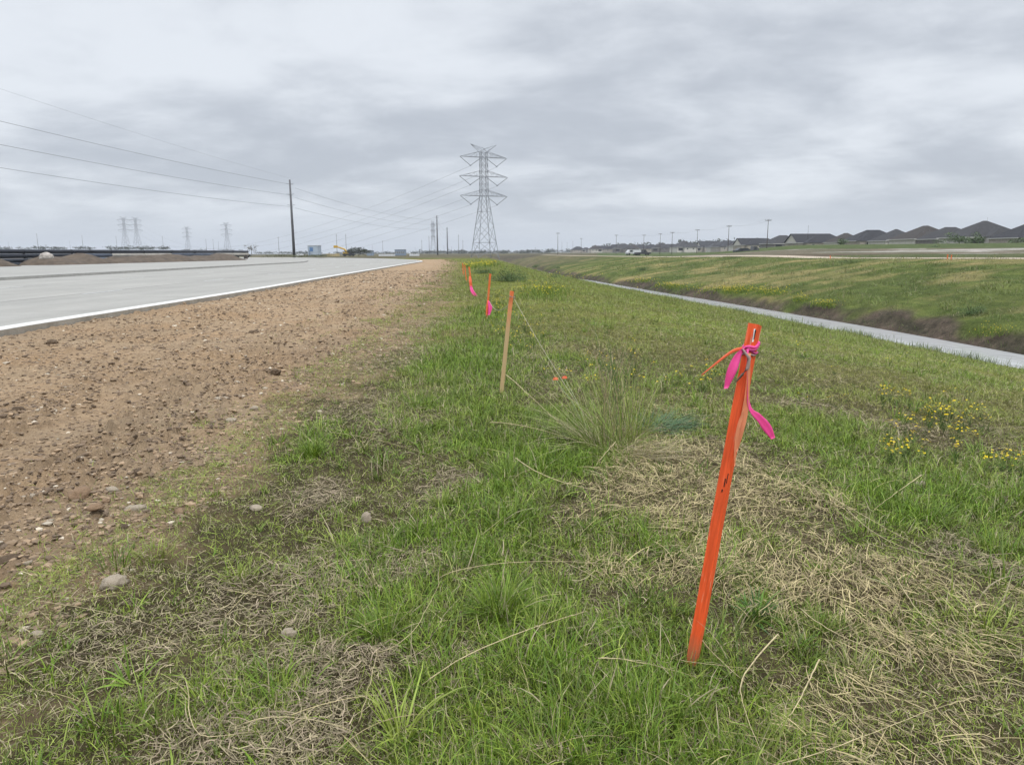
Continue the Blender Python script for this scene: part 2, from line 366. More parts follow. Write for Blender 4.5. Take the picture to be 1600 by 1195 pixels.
# ground sheet --------------------------------------------------------
def ground():
    a = np.r_[np.linspace(-180, -62, 50)[:-1], np.linspace(-62, 62, 620), np.linspace(62, 180, 50)[1:]]
    a = np.radians(a[:-1]); na = len(a)
    r = np.r_[np.geomspace(.5, 30, 300), np.geomspace(30, 400, 330)[1:], np.geomspace(400, 4000, 40)[1:]]; nr = len(r)
    X = np.outer(r, np.sin(a)).ravel(); Y = np.outer(r, np.cos(a)).ravel(); Z = HV(X, Y)
    rr = np.hypot(X, Y)
    # keep below the road and its far side
    d2 = np.full(len(X), 1e9); li = np.zeros(len(X))
    sel = np.where((X < 30) & (rr < 450))[0]
    for i0 in range(0, len(sel), 20000):
        ii = sel[i0:i0+20000]; dx = X[ii, None]-KC[None, ::3, 0]; dy = Y[ii, None]-KC[None, ::3, 1]; q = dx*dx+dy*dy; j = q.argmin(1)
        li[ii] = dx[np.arange(len(ii)), j]*KN[::3][j, 0]+dy[np.arange(len(ii)), j]*KN[::3][j, 1]; d2[ii] = np.sqrt(q[np.arange(len(ii)), j])
    onroad = (li > .2) & (li < 62) & (np.abs(d2-np.abs(li)) < 2)
    Z = np.where(onroad, -.25, Z); Z = np.where((li > 0) & (rr < 450) & ~onroad, np.minimum(Z, -.02), Z)
    V = np.vstack([np.c_[X, Y, Z], [[0, 0, H(0., 0.)]]])
    i = np.arange(nr-1)[:, None]*na; j = np.arange(na)[None, :]; j2 = (j+1) % na
    F = np.stack([i+j, i+j2, i+na+j2, i+na+j], -1).reshape(-1, 4)
    ff = np.array([[nr*na, (k+1) % na, k, k] for k in range(na)])
    # fan as degenerate-free triangles: build separately as quads with mid vertex repeated is invalid, so skip the tiny hole under the camera
    # colours
    z = zones(X, Y); s = X-ditchX(Y)
    olive = lin((.145, .172, .034)); thatch = lin((.080, .066, .036)); strawc = lin((.10, .080, .048)); lush = lin((.040, .048, .018))
    f = fbm(X, Y, .7, 4, 70)[:, None]; g = fbm(X, Y, 3.0, 4, 71)[:, None]
    near = thatch*(.62+.5*g)
    far = olive*(.9+.35*(f-.5))+lin((.035, .02, .012))*(np.clip(g-.5, 0, 1)*2)
    k = sst(5, 22, rr)[:, None]; C = near*(1-k)+far*k
    C = C*(1-.8*z['straw'][:, None])+strawc*.8*z['straw'][:, None]
    C = C*(1-.6*z['lush'][:, None])+lush*.6*z['lush'][:, None]
    # far bank: tussocky grass, bare brown strip above the water
    q = s/np.interp(Y, [0, 55, 85, 140, 230, 600], [21, 21.5, 21.5, 19.5, 16, 14])
    bank = (s > 0) & (s < 22)
    fb = fbm(X*.55, Y, .30, 5, 75)[:, None]; fb2 = fbm(X, Y*.5, 1.1, 4, 76)[:, None]
    bk = lin((.105, .138, .036))*(.8+.5*(fb2-.5)) ; bk = bk+(lin((.25, .215, .095))-bk)*sst(.50, .72, fb)*.75
    C = np.where((bank & (rr < 400))[:, None], bk, C)
    edge = (.085+.17*(fbm(X, Y, .30, 4, 77)-.35)+.10*sst(40, 20, Y)*0)
    brown = ((1-sst(edge*.85, edge*1.25, q))*sst(.0, .03, q))[:, None]
    brown = brown*sst(.15, .45, fbm(X, Y, .12, 3, 78)+.18)[:, None]
    C = C*(1-brown)+lin((.080, .068, .050))*(.35+1.1*g)*(.35+.65*sst(.02, .09, q))[:, None]*brown
    C = np.where((np.abs(s) <= 1.3)[:, None], lin((.06, .05, .035)), C)
    # beyond the crest: track, weedy lot, concrete, green strip
    az = X/np.maximum(Y, 1)
    beyond = s > np.interp(Y, [0, 55, 85, 140, 230, 600], [21, 21.5, 21.5, 19.5, 16, 14])+.3
    fr = fbm(X, Y, .05, 4, 80)
    lot = np.where((fr > .5)[:, None], lin((.105, .085, .062)), lin((.085, .10, .045)))
    rj = rr*(1+.12*(fbm(X, Y, .02, 3, 83)-.5))
    lot = np.where(((rj > 112) & (rj < 165))[:, None], np.where((np.abs(fbm(X*.4+Y*.1, Y, .10, 3, 84)-.5) < .055)[:, None], lin((.34, .33, .30)), lin((.13, .12, .085))), lot)
    lot = np.where((rj >= 165)[:, None], lin((.07, .095, .035))*(.8+.4*f), lot)
    C = np.where((beyond & (az > .12))[:, None], lot, C)
    # flat fields far ahead and to the left
    ff1 = fbm(X, Y*3, .006, 4, 81)[:, None]
    fieldc = np.where(ff1 > .52, lin((.11, .105, .055)), lin((.075, .068, .048)))
    kf = sst(150, 230, rr)*((~beyond) | (az <= .12)); C = C*(1-kf[:, None])+fieldc*kf[:, None]
    C = np.where(((li > 55) & (rr < 330))[:, None], lin((.19, .15, .11)), C)
    jb = (1.1*(fbm(X, Y, 1.6, 4, 21)-.5)+.35*(fbm(X, Y, 7, 3, 22)-.5))*np.clip(Y/5, .7, 2.5)
    eb = (X-vergeX(Y)-jb)/np.clip(Y/6, .8, 3); kb = ((1-sst(.22, .85, eb+.5*(fbm(X, Y, 6, 3, 23)-.5)))*(Y < 165)*(X < 10))[:, None]
    C = C*(1-kb)+lin((.255, .185, .118))*(.8+.4*g)*kb
    turf = np.clip(sst(6, 25, rr), 0, 1)
    C = np.clip(C, .004, 1)
    C = np.vstack([C, C[:1]]); turf = np.r_[turf, 0]
    me = npmesh('ground', V, F, M_ground, {'col': C, 'turf': turf}, True)
    o = link('ground', me); tag(o, kind='structure')
    # cap under the camera
ground()

# dirt verge ------------------------------------------------------------
def verge_h(X, Y, x0=None):
    """worked-soil relief of the dirt verge"""
    x0 = kerbX(Y)+.03 if x0 is None else x0
    rel = .045*(fbm(X, Y, 1.3, 3, 5)-.5)
    c1 = fbm(X, Y, 9, 4, 6); crumb = np.clip(c1-.50, 0, 1)
    stripe = fbm((X-vergeX(Y))*2.2, Y*.35, .9, 3, 9)              # machine passes run along the road
    rough = sst(.38, .58, stripe)*.95+.42
    rough = rough*(.6+.8*sst(2.2, .2, np.abs(X-vergeX(Y)-.0)))
    Z = rel+rough*sst(.25, -.5, X-vergeX(Y))*(.10*crumb+.028*np.abs(fbm(X, Y, 12, 3, 7)-.5)*2+.030*(fbm(X, Y, 38, 2, 12)-.5)/(1+Y*.06))
    wx_ = X+.02*fbm(X, Y, 20, 2, 41); wy_ = Y*.85+.02*fbm(X, Y, 20, 2, 42)
    d1, r1 = worley(wx_, wy_, 13, 3); d2, r2 = worley(wx_, wy_, 27, 5); d3, r3 = worley(wx_, wy_, 6.5, 9)
    amp = np.clip(rough*1.15-.25, .12, 1)*sst(.45, -.2, X-vergeX(Y))
    Z = Z+amp*(.072*r1**3*np.clip(1-(d1/.5)**2, 0, 1)+.036*r2**2*np.clip(1-(d2/.5)**2, 0, 1)+.055*(r3 > .80)*r3*np.clip(1-(d3/.5)**2, 0, 1)*(fbm(X, Y, 1.1, 2, 43) > .5))
    tr = np.abs(((X-x0)*1.0+.25*fbm(X, Y, .4, 2, 2)) % 1.9-.95)
    Z = Z-.018*sst(.35, .1, tr)
    Z = Z+.05*sst(1.2, 0, X-x0)*(.5+fbm(X, Y, 2, 3, 13))*.6 + .015
    e = X-vergeX(Y)
    jb = (1.1*(fbm(X, Y, 1.6, 4, 21)-.5)+.35*(fbm(X, Y, 7, 3, 22)-.5))*np.clip(Y/5, .7, 2.5); Z = Z-.17*sst(-.02, .42, (e-jb)/np.clip(Y/12, .8, 1.6))
    Z = Z + np.where(e > -.7, .0, 0)
    return Z, amp, r1, e
def verge():
    ys = [-8.0]
    while ys[-1] < 158: ys.append(ys[-1]+max(.013, min(.25, abs(ys[-1])*.0058)) if ys[-1] > 1.5 else ys[-1]+.08)
    ys = np.array(ys); nu = 420; u = np.linspace(0, 1, nu)
    YY, UU = np.meshgrid(ys, u, indexing='ij')
    x0 = kerbX(YY)+.03; x1 = vergeX(YY)+1.3*np.clip(YY/12, .8, 1.6)
    X = x0+(x1-x0)*UU; Y = YY
    Z, amp, r1, e = verge_h(X, Y, x0)
    tone = .75*sst(.5, .72, fbm(X, Y, .55, 4, 90))*.6+.55*sst(-.9, .1, e)*.7
    tone = np.clip(tone*.6+.45*sst(.9, .1, X-x0)+amp*.40*(r1-.35)*(r1 > .35)+.22*amp*sst(.5, .68, fbm(X, Y, 3.0, 4, 91)), 0, .95)
    n0, n1 = X.shape; i = np.arange(n0-1)[:, None]*n1; j = np.arange(n1-1)[None, :]
    F = np.stack([i+j, i+j+1, i+n1+j+1, i+n1+j], -1).reshape(-1, 4)
    me = npmesh('dirt_verge', np.c_[X.ravel(), Y.ravel(), Z.ravel()], F, M_dirt, {'tone': tone.ravel()}, True)
    tag(link('dirt_verge', me), kind='structure')
    return
verge()
def vz(x, y):                                                     # coarse verge height for stones
    return float(verge_h(np.array([x]), np.array([y]))[0][0])

# road, kerbs, median, far dirt ------------------------------------------
def sweep(name, prof, mats, mi, s0=0, s1=None, kind='structure', clipY=None):
    """prof: list of (offset to the left of the kerb line, z)"""
    C0, N0 = KC[s0:s1], KN[s0:s1]; n = len(C0); k = len(prof)
    V = np.concatenate([np.c_[C0+N0*o, np.full(n, z)] for o, z in prof]).reshape(k, n, 3).transpose(1, 0, 2).reshape(-1, 3)
    i = np.arange(n-1)[:, None]*k; j = np.arange(k-1)[None, :]
    F = np.stack([i+j, i+k+j, i+k+j+1, i+j+1], -1).reshape(-1, 4); m_ = np.tile(mi, n-1)
    me = npmesh(name, V, F, mats, midx=m_); o = link(name, me); tag(o, kind=kind); return o
W1 = 19.0; W2 = 21.0
sweep('kerb', [(-.01, -.30), (0, .165), (.02, .18), (.30, .18), (.33, .165), (.36, .03)], [M_kerbtop, M_kerbface], [1, 0, 0, 0, 0])
sweep('road', [(.358, .035), (W1/2, .05), (W1, .03)], [M_road], [0, 0])
sweep('median_kerb', [(W1-.002, -.02), (W1+.02, .20), (W1+.04, .215), (W1+1.2, .225)], [M_median], [0, 0, 0])
sweep('median_pavement', [(W1+1.2, .221), (W1+W2, .20), (W1+W2+18, .12)], [M_road], [0, 0])
# painted dashes and saw-cut joints
def sheet(name, segs, mat, zoff, kind=None, parent=None):
    V = []; F = []
    for (s, o0, ln, w) in segs:
        i0 = np.searchsorted(KS, s); i1 = min(np.searchsorted(KS, s+ln), len(KS)-1)
        a0 = KC[i0]; a1 = KC[i1]; n0 = KN[i0]; n1 = KN[i1]
        if i1 == i0: a1 = a0+np.array([n0[1], -n0[0]])*ln; n1 = n0
        z = .05-abs(o0-W1/2)/(W1/2)*.017+zoff if o0 < W1 else .225-(o0-W1-1.2)/(W2-1.2)*.02+zoff
        b = len(V); V += [(*(a0+n0*o0), z), (*(a1+n1*o0), z), (*(a1+n1*(o0+w)), z), (*(a0+n0*(o0+w)), z)]; F.append((b, b+1, b+2, b+3))
    return npmesh(name, V, F, mat)
M_line = simple('faded_white_paint', (.62, .62, .60), .7, .12, 6); M_joint = simple('saw_cut_joint', (.13, .125, .115), .9, .2, 3)
tag(link('lane_marking', sheet('lane_marking', [(s, 6.1, 3.0, .12) for s in range(62, 260, 12)]+[(s+4, 12.3, 3.0, .12) for s in range(62, 260, 12)], M_line, .010)), kind='structure')
tag(link('pavement_joint', sheet('pavement_joint', [(s, .4, .03, W1-.5) for s in np.arange(60, 200, 6.0)]+[(s, 6.3, 6, .035) for s in range(56, 200, 6)]+[(s, 12.5, 6, .035) for s in range(56, 200, 6)], M_joint, .006)), kind='structure')

# water -------------------------------------------------------------------
def water():
    Y = np.linspace(-20, 260, 400); hw = .92+.28*(fbm(Y, Y*0, .25, 3, 50)-.5)
    hw = np.interp(Y, [-20, 26, 40, 100, 114, 122, 260], [.95, .95, 1.0, 1.2, .7, -.65, -.69])+.30*(fbm(Y, Y*0, .35, 4, 50)-.5)
    V = np.concatenate([np.c_[ditchX(Y)+o*(hw+.7), Y, np.full(400, -3.0)] for o in (-1, 1)]); i = np.arange(399)
    tag(link('water', npmesh('water', V, np.c_[i, i+400, i+401, i+1], M_water)), kind='structure')
water()
# dirt track on the far crest ------------------------------------------------
def track():
    Y = np.linspace(20, 330, 300); wd = np.interp(Y, [0, 55, 85, 140, 230, 600], [21, 21.5, 21.5, 19.5, 16, 14])
    x0 = ditchX(Y)+wd+.6; V = []
    for o in (0, 1.6, 3.4, 5.2):
        V.append(np.c_[x0+o, Y, H(x0+o, Y)+.05+(.03 if 0 < o < 5 else -.03)])
    V = np.concatenate(V); i = np.arange(299); F = np.concatenate([np.c_[i+k*300, i+(k+1)*300, i+(k+1)*300+1, i+k*300+1] for k in range(3)])
    me = npmesh('dirt_track', V, F, M_track, {'tone': np.zeros(len(V))}, True); tag(link('dirt_track', me), kind='structure')
M_track = simple('pale_track_dirt', (.40, .33, .25), .95, .2, .6)
track()

# spoil mounds beyond the road ---------------------------------------------
def mound(name, pts, h, w, seed, label):
    """ridge of dug earth along pts"""
    P, S = resample(pts, .5, 2); n = len(P); T = np.gradient(P, axis=0); T /= np.linalg.norm(T, axis=1)[:, None]; Nn = np.c_[-T[:, 1], T[:, 0]]
    k = 25; c = np.linspace(-1, 1, k); V = np.zeros((n, k, 3))
    for j in range(k):
        X = P[:, 0]+Nn[:, 0]*c[j]*w; Y = P[:, 1]+Nn[:, 1]*c[j]*w
        e = np.minimum(1, np.minimum(S, S[-1]-S)/3.0)
        hh = h*(.55+.9*(fbm(X, Y, .12, 3, seed)-.2))*(1-abs(c[j])**1.6)*np.sqrt(e)
        V[:, j] = np.c_[X, Y, -.25+hh+.30*(fbm(X, Y, 1.1, 4, seed+3)-.5)+(.25)]
    V[:, 0, 2] = V[:, -1, 2] = -.5
    i = np.arange(n-1)[:, None]*k; j = np.arange(k-1)[None, :]; F = np.stack([i+j, i+j+1, i+k+j+1, i+k+j], -1).reshape(-1, 4)
    me = npmesh(name, V.reshape(-1, 3), F, M_mound, smooth=True); o = link(name, me); tag(o, label, 'mound'); return o
M_mound = simple('spoil_earth', (.115, .088, .064), 1.0, .3, 1.2, bmp=.8, c2=(.065, .05, .038))
FE = [onz(px, py, .2) for px, py in ((-260, 423), (0, 416.5), (100, 414), (200, 411.2), (300, 408.8), (385, 406.5))]
def off(p, d): return (p[0]-d*.95, p[1]+d*.3)
mound('dirt_mound', [off(FE[0], 3), off(FE[1], 3), off(FE[1]*.7+FE[2]*.3, 3.2)], 1.9, 3.8, 31, 'low lumpy brown dirt mound at the left edge beyond the road')
mound('dirt_mound', [off(FE[2]*.9+FE[1]*.1, 4), off(FE[2]*.2+FE[3]*.8, 4.5)], 1.75, 4.5, 37, 'smooth brown dirt mound in front of the first tan pipe')
mound('dirt_mound', [off(FE[3]*.95+FE[2]*.05, 4), off(FE[4], 4.5), off(FE[5]*.8+FE[4]*.2, 4), off(FE[5], 3)], 1.75, 4.5, 44, 'long brown dirt mound tapering away towards the end of the black pipes')

# pipes ----------------------------------------------------------------
def pipes():
    A = atY(-60, 389, 84); B = atY(387, 391.6, 182); n = 9; r = .29
    cols1 = [M_pipeblk]*n; cols2 = [M_pipeblk, M_pipeblk, M_pipeblue, M_pipetan, M_pipetan, M_pipeblue, M_pipeblue, M_pipetan, M_pipetan]
    k1 = ['black coated pipe on top of the stack, %s' % s for s in ('cut by the photo edge', 'second from the left', 'above the pale boulder', 'over the smooth mound, left', 'over the smooth mound, right', 'above the left blue grey pipe', 'above the right blue grey pipe', 'above the gap before the far tan pipe', 'rightmost and farthest')]
    proto = {}
    def pipe(a, b, mat, lab, grp):
        a = Vector(a); b = Vector(b); d = (b-a); ln = d.length*.985
        m_ = MB(); nn = 16
        m_.tube([(0, 0, 0), (ln, 0, 0)], r, nn, cap=False); m_.tube([(ln, 0, 0), (0, 0, 0)], r*.93, nn, cap=False)
        b0 = [( 0, r*math.cos(2*math.pi*k/nn), r*math.sin(2*math.pi*k/nn)) for k in range(nn)]
        m_.tube([(0, 0, 0), (.12, 0, 0)], r*1.08, nn)
        o = m_.build('pipe', mat, None, True); o.location = a; o.rotation_euler = d.to_track_quat('X', 'Z').to_euler()
        tag(o, lab, 'pipe', grp)
    for i in range(n):
        a = A+(B-A)*(i/n); b = A+(B-A)*((i+1)/n)
        zt = a[2]-r; zt2 = b[2]-r
        pipe((a[0], a[1], zt), (b[0], b[1], zt2), cols1[i], k1[i], 'black pipes strung along the top of the stack')
        nm = {M_pipeblk: 'black', M_pipeblue: 'blue grey', M_pipetan: 'tan'}[cols2[i]]
        pipe((a[0]+.05, a[1], zt-2*r-.01), (b[0]+.05, b[1], zt2-2*r-.01), cols2[i], nm+' second layer pipe, '+('cut by the photo edge', 'second from the left')[i] if i < 2 else nm+' second layer pipe '+('', '', 'over the pale boulder', 'over the left half of the smooth mound', 'over the right half of the smooth mound', 'at the gap between the mounds', 'over the start of the long mound', 'midway along the long mound', '')[i], 'pipes of the second layer')
    for lay in (2, 3):
        for i in range(0, 4):
            a = A+(B-A)*(i/n); b = A+(B-A)*((i+1)/n); a0 = a; 
            pipe((a[0]+.25*lay, a[1]-.2, max(a[2]-r-lay*(2*r+.01), .25)), (b[0]+.25*lay, b[1]-.2, max(b[2]-r-lay*(2*r+.01), .25)), M_pipeblk if i < 2 else M_pipeblue,
                 '%s pipe in the %s layer, %s' % ('black' if i < 2 else 'blue grey', ('third', 'bottom')[lay-2], ('at the left photo edge', 'behind the pale boulder', 'behind the left end of the smooth mound', 'hidden behind the smooth mound')[i]), 'pipes near the ground')
    # bearers carry the stack
    for i in range(n+1):
        a = A+(B-A)*(i/n*.97+.012); z = a[2]-4*r-.03
        m_ = MB()
        for lv in range(5):
            z1 = z-lv*.28
            if z1 < -.3: break
            m_.box(-.5, .5, -.12, .12, z1-.27, z1) if lv % 2 == 0 else m_.box(-.45, .45, -.10, .10, z1-.28, z1-.001)
        o = m_.build('timber_bearer', M_wood); o.location = (a[0], a[1], 0)
        tag(o, 'stacked timber bearer carrying the end joints of the strung pipes', 'timber support', 'timber bearers under the pipes')
    return A, B
PA, PB = pipes()
M_bould = simple('pale_broken_concrete', (.34, .31, .28), .9, .25, 1.5, bmp=.4)

# ------------------------------------------------------------------ rocks
def rock_mesh(name, seed, sq, mat, sub=3, amp=.35):
    import bmesh
    bm = bmesh.new(); bmesh.ops.create_icosphere(bm, subdivisions=sub, radius=1)
    V = np.array([v.co[:] for v in bm.verts]); n = fbm(V[:, 0]+seed*3.1, V[:, 1]+V[:, 2]*1.7, 1.1, 4, seed); n2 = fbm(V[:, 2]+seed, V[:, 0]-V[:, 1], 3.2, 3, seed+9)
    n3 = fbm(V[:, 1]*2+seed, V[:, 2]*2+V[:, 0]*2, 3.0, 2, seed+5); V = V*(1+amp*(n-.5)*2+.5*(n2-.5)+.25*(n3-.5))[:, None]; V = np.sign(V)*np.abs(V)**.8 if mat is M_clod else V; V = V*np.array(sq)
    V[:, 2] = np.maximum(V[:, 2], -.45*sq[2])
    for v, c in zip(bm.verts, V): v.co = c
    me = bpy.data.meshes.new(name); bm.to_mesh(me); bm.free(); me.materials.append(mat)
    me.polygons.foreach_set('use_smooth', [mat is not M_clod]*len(me.polygons)); return me
def gz(x, y): return float(HV(np.array([x]), np.array([y]))[0])
def put_rock(px, py, wpx, sq, mat, label, seed, name='stone', sink=.35):
    p = onz(px, py); z = max(gz(p[0], p[1]), vz(p[0], p[1]) if p[0] < float(vergeX(p[1]))+.3 else -9)
    d = math.hypot(p[1], CAM_H); r = wpx/2*d/FPX
    o = link(name, rock_mesh(name, seed, sq, mat), None, (p[0], p[1], z+r*sq[2]*sink)); o.scale = (r, r, r); o.rotation_euler = (0, 0, seed*1.3)
    tag(o, label, 'stone' if name == 'stone' else 'dirt clod'); return o
for i, (px, py, w_, sq, mt, lb) in enumerate([
    (126, 781, 32, (1, .85, .75), 'tan', 'rounded tan rock the size of a fist, largest on the dirt verge'),
    (179, 912, 34, (1, .9, .75), 'pale', 'round pale rock half sunk in the grass near the left edge'),
    (572, 815, 19, (.8, .9, 1.3), 'pale', 'upright pale chipped stone beside the dry grass mat'),
    (451, 996, 22, (1, .8, .7), 'pale', 'small pale stone in thin grass beside the brown straw tuft'),
    (214, 798, 30, (1.3, .7, .45), 'pale', 'flat long pale stone at the edge of the grass'),
    (176, 772, 19, (1, .8, .5), 'pale', 'flat grey white stone right of the fist sized tan rock'),
    (166, 789, 15, (1, .8, .6), 'tan', 'small brown tan stone just below the flat grey white stone'),
    (30, 648, 22, (1, .8, .7), 'clod', 'dark brown clod alone on the dirt near the left edge'),
    (53, 785, 11, (1, .9, .7), 'pale', 'small bright pebble left of the fist sized tan rock'),
    (180, 703, 14, (1.2, .8, .4), 'pale', 'small flat pale pebble in the middle of the dirt verge'),
    (145, 731, 10, (1, .8, .6), 'pale', 'small white chip above the fist sized tan rock'),
    (151, 813, 24, (1, .8, .5), 'tan', 'flat tan stone below the fist sized tan rock'),
    (398, 643, 13, (1, .9, .7), 'pale', 'small white stone where the dirt meets the grass'),
    (361, 661, 14, (1.2, .8, .5), 'pale', 'small pale stone left of the white stone by the grass edge'),
    (347, 628, 18, (1.3, .8, .35), 'pale', 'thin flat pale stone lying on smooth dirt'),
    (400, 796, 20, (1.3, .7, .4), 'pale', 'flat pale stone partly covered by short grass'),
    (280, 799, 18, (1.2, .8, .5), 'tan', 'tan stone at the grass edge right of the long pale stone'),
    (431, 590, 18, (1, .8, .7), 'clod', 'dark double clod on the dirt close to the grass edge'),
    (225, 747, 24, (1.3, .8, .45), 'clod', 'broad crumbly clod beside the grass edge'),
    (82, 540, 17, (1, .8, .6), 'clod', 'brown clod just below the kerb at the left'),
    (397, 524, 14, (1.1, .8, .6), 'clod', 'dark clod on smooth dirt below the kerb'),
    (1440, 735, 20, (1.2, .8, .5), 'pale', 'pale stone in the grass below the yellow flowers'),
    (17, 885, 34, (1.3, .9, .6), 'clod', 'large broken dirt lump at the left edge of the photo'),
    (57, 990, 16, (1.3, .8, .5), 'pale', 'pale flat stone where dirt ends near the left edge')]):
    mm = {'pale': M_stone, 'tan': None, 'clod': M_clod}[mt]
    if mm is None: mm = bpy.data.materials.get('tan_stone') or simple('tan_stone', (.30, .20, .12), .9, .3, 12, bmp=.5, c2=(.19, .125, .08))
    put_rock(px, py, w_, sq, mm, lb, 100+i*7, 'clod' if mt == 'clod' else 'stone')
p = atY(72, 404, 84); o = link('boulder', rock_mesh('boulder', 77, (1.0, .7, .62), M_bould), None, p+np.array([0, 0, .15])); o.scale = (.75, .75, .75); tag(o, 'pale broken boulder lying against the dark pipes at the left', 'boulder')
# 280 countable clods, then crumbs
cm = [rock_mesh('clod', 300+k*11, (1, random.uniform(.7, 1), random.uniform(.45, .8)), M_clod if k % 4 else M_stone, 2, .6) for k in range(9)]
def verge_pts(n, power=1.0):
    out = []
    while len(out) < n:
        r = 2.2*(14/2.2)**random.random() if power else random.uniform(2, 60); a = random.uniform(-.95, .25)
        x, y = r*math.sin(a), r*math.cos(a)
        if y > 1 and kerbX(y)+.25 < x < vergeX(y)+.25: out.append((x, y))
    return out
for i, (x, y) in enumerate(verge_pts(230)):
    o = link('clod', cm[i % 9], None, (x, y, vz(x, y)+.001)); s = random.uniform(.008, .017)*(1+.06*y)*(1.5 if random.random() < .1 else 1)
    o.scale = (s*random.uniform(.8, 1.4), s, s*random.uniform(.6, 1)); o.rotation_euler = (random.uniform(-.3, .3), random.uniform(-.3, .3), random.uniform(0, 6.3))
    tag(o, 'small loose clod or pebble lying on the bare dirt verge', 'dirt clod', 'clods scattered over the dirt verge')
def gravel():
    import bmesh
    n = 230000; r = 2.0*(60/2.0)**rng.random(n); a = rng.uniform(-.95, .2, n); x = r*np.sin(a); y = r*np.cos(a)
    stripe = fbm((x-vergeX(y))*2.2, y*.35, .9, 3, 9); e = vergeX(y)-x
    pr = .42+.58*sst(.40, .58, stripe)*sst(.36, .52, fbm(x, y, 1.2, 3, 14))+.25*sst(1.0, .3, e)*sst(.45, .6, fbm(x, y, 2, 3, 15))
    k = (y > .5) & (x > kerbX(y)+.1) & (e > -.7*rng.random(n)*np.clip(y/5, .8, 2)) & (rng.random(n) < pr)
    x, y, r = x[k], y[k], r[k]; n = len(x)
    bm = bmesh.new(); bmesh.ops.create_icosphere(bm, subdivisions=1, radius=1); bm.verts.ensure_lookup_table()
    V0 = np.array([v.co[:] for v in bm.verts]); F0 = np.array([[v.index for v in f.verts] for f in bm.faces]); bm.free(); nv = len(V0)
    sz = (.0028+.013*rng.random(n)**3.2)*(1+.10*r); yaw = rng.uniform(0, 6.28, n)
    V = V0[None]*(1+rng.uniform(-.32, .32, (n, nv, 1)))*np.stack([sz*rng.uniform(.8, 1.6, n), sz*rng.uniform(.7, 1.1, n), sz*rng.uniform(.35, .75, n)], -1)[:, None]
    c_, s_ = np.cos(yaw)[:, None], np.sin(yaw)[:, None]; X = V[..., 0]*c_-V[..., 1]*s_+x[:, None]; Y = V[..., 0]*s_+V[..., 1]*c_+y[:, None]
    Z = V[..., 2]+(np.maximum(verge_h(x, y)[0], HV(x, y))+.002)[:, None]
    base = np.where((rng.random(n) < .035)[:, None], lin((.50, .43, .33)), np.where((rng.random(n) < .50)[:, None], lin((.17, .12, .078)), lin((.30, .212, .132))))*rng.uniform(.65, 1.2, (n, 1))
    C = np.repeat(base, nv, 0); F = (F0[None]+np.arange(n)[:, None, None]*nv).reshape(-1, 3)
    mt, t, b = newmat('gravel_grains'); t.links.new(attr(t, 'col').outputs['Color'], b.inputs['Base Color']); b.inputs['Roughness'].default_value = .95
    o = link('gravel', npmesh('gravel', np.stack([X, Y, Z], -1).reshape(-1, 3), F, mt, {'col': C})); tag(o, 'fine crumbs and grit covering the dirt verge', 'gravel', kind='stuff')
gravel()
# ------------------------------------------------------------------ blades
def blades(P, head, ln, wd, a0, a1, color, segs=2, curl=None, taper=.9, tip=None):
    """strips with a tapering outline: heading, start and end angle above the horizontal, sideways curl"""
    n = len(P); curl = np.zeros(n) if curl is None else curl
    pos = P.copy(); rows = []; 
    roll = rng.uniform(-.9, .9, n)
    for k in range(segs+1):
        t = k/segs; w = wd*(1-taper*t**1.6)/2
        h = head+curl*t; e = a0+(a1-a0)*t
        side = np.stack([-np.sin(h)*np.cos(roll), np.cos(h)*np.cos(roll), np.sin(roll)], -1)
        if k < segs:
            rows.append(pos-side*w[:, None]); rows.append(pos+side*w[:, None])
            tm = t+.5/segs; e = a0+(a1-a0)*tm; h = head+curl*tm
            pos = pos+np.stack([np.cos(e)*np.cos(h), np.cos(e)*np.sin(h), np.sin(e)], -1)*(ln/segs)[:, None]
        else: rows.append(pos)
    nv = 2*segs+1; V = np.stack(rows, 1)
    F = []
    for k in range(segs-1): F += [(2*k, 2*k+1, 2*k+3), (2*k, 2*k+3, 2*k+2)]
    F.append((2*segs-2, 2*segs-1, 2*segs))
    F = (np.array(F)[None]+np.arange(n)[:, None, None]*nv).reshape(-1, 3)
    return V.reshape(-1, 3), F, np.repeat(color, nv, 0)
def merge(parts):
    V = []; F = []; C = []; b = 0
    for v, f, c in parts: V.append(v); F.append(f+b); C.append(c); b += len(v)
    return np.concatenate(V), np.concatenate(F), np.concatenate(C)
G_LUSH = lin((.092, .180, .014)); G_MID = lin((.195, .270, .030)); G_OLV = lin((.215, .235, .055)); G_DRY = lin((.36, .305, .19)); G_STR = lin((.50, .415, .225)); G_YG = lin((.27, .33, .06))
def pts_polar(n, r0, r1, pw, amax=54):
    """r with density ~ r^-pw per area"""
    q = rng.random(n); e = 2-pw
    r = (r0**e+(r1**e-r0**e)*q)**(1/e) if abs(e) > 1e-6 else r0*(r1/r0)**q
    a = np.radians(rng.uniform(-amax, amax, n)); return r*np.sin(a), r*np.cos(a), r
def grassy(x, y, soft=.18):
    e = x-vergeX(y); j = -(1.1*(fbm(x, y, 1.6, 4, 21)-.5)+.35*(fbm(x, y, 7, 3, 22)-.5))*np.clip(y/5, .7, 2.5)+np.minimum(rng.exponential(soft*.9, len(x)), 1.2)*np.clip(y/6, .8, 3)-.05
    s = x-ditchX(y); j = j+.15; thin = rng.random(len(x)) < .25+.75*sst(-.15, .40, (e+j)/np.clip(y/6, .8, 3)); return thin & (e+j > -.35) & (np.abs(s) > 1.5) & ~((x-vergeX(y) < 0) & (y < 1))
